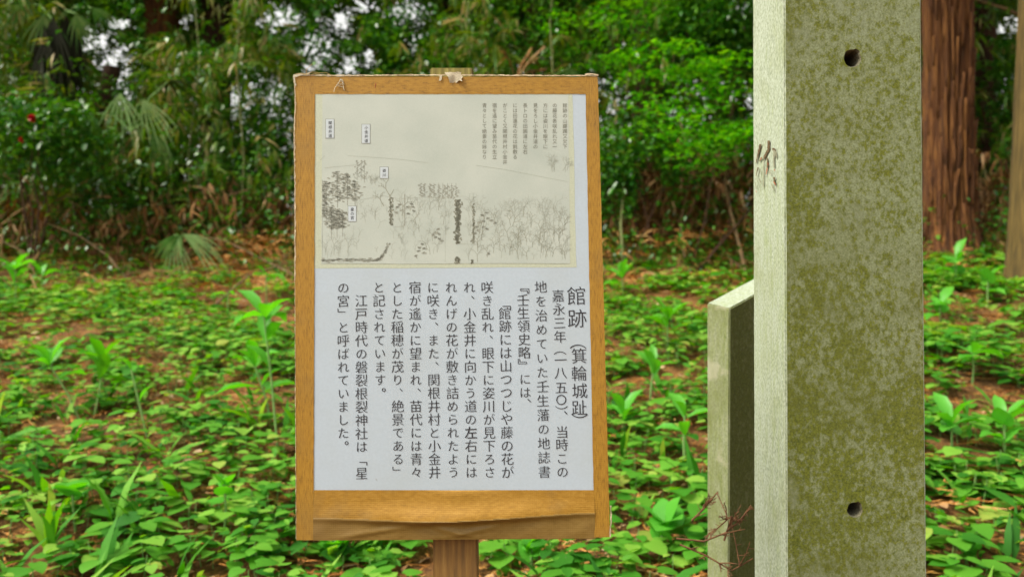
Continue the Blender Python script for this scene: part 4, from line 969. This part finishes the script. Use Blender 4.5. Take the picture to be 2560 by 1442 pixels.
text_column('title_text', explicit([('館',1365,112,50),('跡',1368,218,50),('（',1372,325,44),('箕',1378,395,41),('輪',1377,478,41),('城',1380,560,41),('趾',1379,640,41),('）',1381,706,44)], 45), M['ink'], .0016, -.012)
SM = [(1783, '館跡の山躑躅又欠下'), (1717, 'の藤花各咲乱れ又一'), (1657, '方には姿川を眼下に'), (1593, '見をろし小金井道の'), (1527, '長トロの田圃道に左右'),
      (1462, 'には田蓮花の花は氈敷る'), (1397, 'がことく又関根井村小金井'), (1330, '宿を遙に望み苗代の生立'), (1265, '青々として絶景の詠なり')]
for x_, s_ in SM:
    text_column('small_text_column', [(ch, 720+x_/2.5756, 264.3+i*12.85, 12.2) for i, ch in enumerate(s_)], M['greyink'], .0017, 0)
for (x0, y0, x1, y1, cx_, ys, s_) in [(814,298,836,346.5,826,(308,340),'関根井道'), (904,311,926,359.5,916,(320,352.5),'小金井道'), (949.5,417.5,971.5,447,961,(427,438),'姿川'), (870,515,891.5,554.5,881,(524,545),'星の宮')]:
    lab = bquad('place_label', [(x0, y0), (x1, y0), (x1, y1), (x0, y1)], .0018, M['greyink'], 1, 1, None, broot, .0002)
    bquad('label_paper', [(x0+.9, y0+.9), (x1-.9, y0+.9), (x1-.9, y1-.9), (x0+.9, y1-.9)], .0020, M['box'], 1, 1, None, lab, .0001)
    text_column('label_text', [(ch, cx_, ys[0]+(ys[1]-ys[0])*i/(len(s_)-1), 9.5) for i, ch in enumerate(s_)], M['ink'], .0022, -.002, lab)

# ------------------------------------------------------------------ the ink drawing on the print
RD = np.random.default_rng(5)
class Ink:
    def __init__(s, lift): s.V = []; s.F = []; s.l = lift
    def stroke(s, pts, w0, w1):
        k = len(pts); n0 = len(s.V)
        L_, R_ = [], []
        for i, (a, b_) in enumerate(pts):
            j0, j1 = max(i-1, 0), min(i+1, k-1); tx, ty = pts[j1][0]-pts[j0][0], pts[j1][1]-pts[j0][1]; tl = math.hypot(tx, ty)+1e-6
            w = (w0+(w1-w0)*i/(k-1))/2; L_.append(BP(a+ty/tl*w, b_-tx/tl*w, s.l)); R_.append(BP(a-ty/tl*w, b_+tx/tl*w, s.l))
        s.V += L_+R_; s.F += [(n0+j, n0+j+1, n0+k+j+1, n0+k+j) for j in range(k-1)]
    def dab(s, x_, y_, rx, ry, ang=0):
        n0 = len(s.V); k = 9
        for i in range(k):
            t = i*2*math.pi/k; a, b_ = rx*math.cos(t)*RD.uniform(.75, 1.15), ry*math.sin(t)*RD.uniform(.75, 1.15)
            s.V.append(BP(x_+a*math.cos(ang)-b_*math.sin(ang), y_+a*math.sin(ang)+b_*math.cos(ang), s.l))
        s.F.append(tuple(n0+i for i in range(k)))
    def tree(s, x_, y_, h, w=.9, lean=0, depth=3):
        def rec(x0, y0, a, l_, w_, d):
            x1, y1 = x0+math.sin(a)*l_, y0-math.cos(a)*l_; mx_, my_ = (x0+x1)/2+RD.normal(0, .5), (y0+y1)/2
            s.stroke([(x0, y0), (mx_, my_), (x1, y1)], w_, w_*.75)
            if d > 0:
                for sg in (-1, 1):
                    if RD.random() < .9: rec(x1, y1, a+sg*RD.uniform(.3, .85), l_*RD.uniform(.5, .75), w_*.72, d-1)
                if RD.random() < .5: rec((x0+x1)/2, (y0+y1)/2, a+RD.choice([-1, 1])*RD.uniform(.6, 1.1), l_*.45, w_*.6, d-1)
        rec(x_, y_, lean, h*.5, w, depth)
    def obj(s, name, mt): return mesh_obj(name, s.V, s.F, mt, broot)
fn = Ink(.00145)
for i in range(125):
    x_ = RD.uniform(1165, 1422); yb = RD.uniform(520, 655)
    if 1140 < x_ < 1280 and yb > 600 and RD.random() < .7: continue
    fn.tree(x_, yb, RD.uniform(18, 44), RD.uniform(.8, 1.3), RD.normal(0, .15))
for i in range(95):
    x_ = RD.uniform(808, 1135); yb = RD.uniform(500, 655)
    if x_ < 870 and yb < 600: continue
    fn.tree(x_, yb, RD.uniform(14, 38), RD.uniform(.6, 1.1), RD.normal(0, .2), 2)
for x_ in (835, 850, 870, 815): fn.tree(x_, RD.uniform(625, 640), 50, 1.5)
for i in range(8): fn.tree(RD.uniform(1375, 1418), RD.uniform(420, 432), 34, 1.3, RD.normal(0, .2))
for i in range(14): fn.tree(RD.uniform(905, 955), RD.uniform(450, 465), 20, 1.0, RD.normal(0, .3), 2)
for pts in ([(870, 390), (950, 395), (1010, 400), (1070, 408)], [(1190, 414), (1260, 424), (1330, 438), (1420, 455)], [(1005, 497), (1060, 493), (1110, 496)], [(800, 402), (812, 390)], [(900, 500), (960, 490), (1000, 498)],
            [(812, 420), (900, 412)], [(984, 568), (1010, 566)], [(1150, 610), (1190, 611)], [(804, 658), (1000, 660), (1250, 658), (1425, 659)], [(806, 450), (806, 655)], [(1113, 470), (1113, 655)]):
    fn.stroke(pts, .9, .7)
tag(fn.obj('pencil_trees', M['line']), kind='stuff')
mid = Ink(.00150)
for i in range(38): mid.tree(RD.uniform(1190, 1422), RD.uniform(560, 655), RD.uniform(28, 46), 1.5, RD.normal(0, .15))
mid.tree(978, 520, 60, 3.5, -.1, 4); mid.tree(1005, 540, 50, 2.2, .1); mid.tree(960, 515, 40, 2.5, -.5)
for i in range(12): mid.tree(RD.uniform(1000, 1110), RD.uniform(520, 650), 34, 1.2, RD.normal(0, .2))
tag(mid.obj('brush_trees', M['brushink']), kind='stuff')
ws_ = Ink(.00155)
def pines(x0, x1, y0, y1, n_, rx, ry, ink, trunks=()):
    for i in range(n_): ink.dab(RD.uniform(x0, x1), RD.uniform(y0, y1), rx*RD.uniform(.6, 1.3), ry*RD.uniform(.6, 1.3), RD.normal(0, .2))
    for tx in trunks: ink.stroke([(tx, y0), (tx+1, (y0+y1)/2), (tx, y1+12)], 1.6, 1.6)
for cx_, y0, y1 in ((815, 455, 545), (843, 432, 505), (868, 436, 500), (887, 455, 505)):
    n_ = int((y1-y0)/4.2)
    for i in range(n_):
        yy = y0+(y1-y0)*i/n_; sp_ = 4+7*min(1, i/4)
        for q in range(5): ws_.dab(max(809, cx_+RD.normal(0, sp_)), yy+RD.normal(0, 1.5), 4.6, 1.9, RD.normal(.1, .2))
    ws_.stroke([(cx_, y0), (cx_+1, y1+14)], 2, 1.6)
for cx_, y0, y1 in ((828, 520, 572), (842, 525, 575), (856, 532, 572)):
    for i in range(13):
        yy = y0+(y1-y0)*i/13
        for q in range(5): ws_.dab(cx_+RD.normal(0, 7), yy+RD.normal(0, 1.5), 4.8, 2, RD.normal(.1, .2))
    ws_.stroke([(cx_, y0), (cx_+1, y1+20)], 1.8, 1.4)
for cx_ in (893, 903, 911):
    for i in range(18): ws_.dab(cx_+RD.normal(0, 4), 402+i*2.6, 2.6, 1.1, RD.normal(0, .4))
    ws_.stroke([(cx_, 402), (cx_, 452)], 1, 1)
for cx_ in (1052, 1062, 1075, 1085, 1097, 1107, 1119, 1129, 1140):
    for i in range(13): ws_.dab(cx_+RD.normal(0, 3.2), 460+i*2.5+(cx_-1052)*.07, 3.4, 1.3, RD.normal(0, .4))
    ws_.stroke([(cx_, 458), (cx_, 492)], 1, 1)
for lst in ([(1214,533),(1206,538),(1220,545),(1230,552),(1236,559),(1210,553),(1199,556),(1192,566),(1208,568),(1216,572),(1197,576),(1187,584)],
            [(1096,574),(1090,580),(1084,587),(1097,584),(1088,592),(1100,597),(1106,602)], [(1056,612),(1050,620),(1060,622),(1045,628),(1060,632),(1038,640)],
            [(1030,510),(1034,518),(1002,512),(994,518),(1004,528),(990,532),(1022,518),(1035,527),(1020,534)], [(1182,601),(1220,634)]):
    for (a, b_) in lst:
        for q in range(2): ws_.dab(a+RD.normal(0, 1.5), b_+RD.normal(0, 1), 5.2, 2.3, RD.normal(.05, .35))
ws_.stroke([(1213, 535), (1203, 600)], 1.4, 1.2); ws_.stroke([(1012, 485), (1012, 565)], 3, 2.2)
for i in range(90): ws_.dab(RD.uniform(806, 945), 650+RD.normal(0, 2.2), 5, 1.5, 0)
for i in range(45):
    t = RD.random(); ws_.dab(945+28*t+RD.normal(0, 1.6), 650-45*t**1.6+RD.normal(0, 1.6), 3.2, 2, -.8)
tag(ws_.obj('ink_wash_pines', M['wash']), kind='stuff')
dk = Ink(.0016)
for i in range(230):
    t = RD.random(); dk.dab(1145+RD.normal(0, 3.6)-t*1.5, 500+t*108, 3, 2.2, RD.uniform(0, 3))
for i in range(90): dk.dab(1184+RD.normal(0, 1.6), 510+RD.random()*98, 1.7, 2.0, 0)
for i in range(90): dk.dab(978+RD.normal(0, 2.2), 492+RD.random()*70, 1.9, 2.2, 0)
for i in range(36): dk.dab(1143+RD.normal(0, 3), 643+RD.random()*16, 2.6, 2, 0)
for i in range(14): dk.dab(1181+RD.normal(0, 2), 650+RD.random()*9, 2, 2, 0)
tag(dk.obj('dark_ink_pillars', M['darkwash']), kind='stuff')

# ------------------------------------------------------------------ dead cedar twig by the slab, fallen bits
def cedar_twig(pts_px, label):
    P = np.array([W(*p) for p in pts_px]); o_ = Bag(); o_.tube(P, .0024, .0014, 5)
    ob = o_.obj('dead_cedar_twig', M['rusttwig'], None, True, at=tuple(P[0])); tag(ob, label, 'twig')
    sp_ = Bag()
    for i in range(9):
        t = U(.15, 1)*(len(P)-1); j = min(int(t), len(P)-2); s0 = P[j]*(1-(t-j))+P[j+1]*(t-j); ln = U(.015, .05)
        dr = (P[j+1]-P[j]); dr /= np.linalg.norm(dr); e = s0 + (dr*.8 + RNG.normal(0, .5, 3))*ln
        sp_.tube([s0, (s0+e)/2+RNG.normal(0, .003, 3), e], .0016, .0007, 4)
        for q in range(4):
            s1 = s0*(1-q/4)+e*(q/4); sp_.tube([s1, s1+RNG.normal(0, .006, 3)+dr*.006], .0012, .0005, 3)
    tag(sp_.obj('needle_spray', M['rusttwig'], ob), kind='stuff')
cedar_twig([(1690, 1345, 1.74), (1760, 1352, 1.73), (1815, 1330, 1.72), (1850, 1300, 1.71), (1878, 1262, 1.70)], 'reddish dead cedar twig rising across the foot of the small slab')
cedar_twig([(1700, 1360, 1.76), (1760, 1385, 1.74), (1830, 1425, 1.72), (1882, 1395, 1.70)], 'lower reddish dead cedar twig at the bottom of the small slab')
cedar_twig([(1730, 1300, 1.78), (1760, 1270, 1.76), (1795, 1228, 1.75)], 'short upright dead cedar twig at the left corner of the small slab')
cedar_twig([(1810, 1350, 1.72), (1830, 1290, 1.71), (1815, 1300, 1.70)], 'small curled dead cedar twig against the dark slab face')
fl = Bag(); fl.leaves(OVAL, np.array([W(1045, 1375, 1.5)]), np.array([2.2]), np.array([-1.2]), np.array([.3]), np.array([.03]), np.array([.6]))
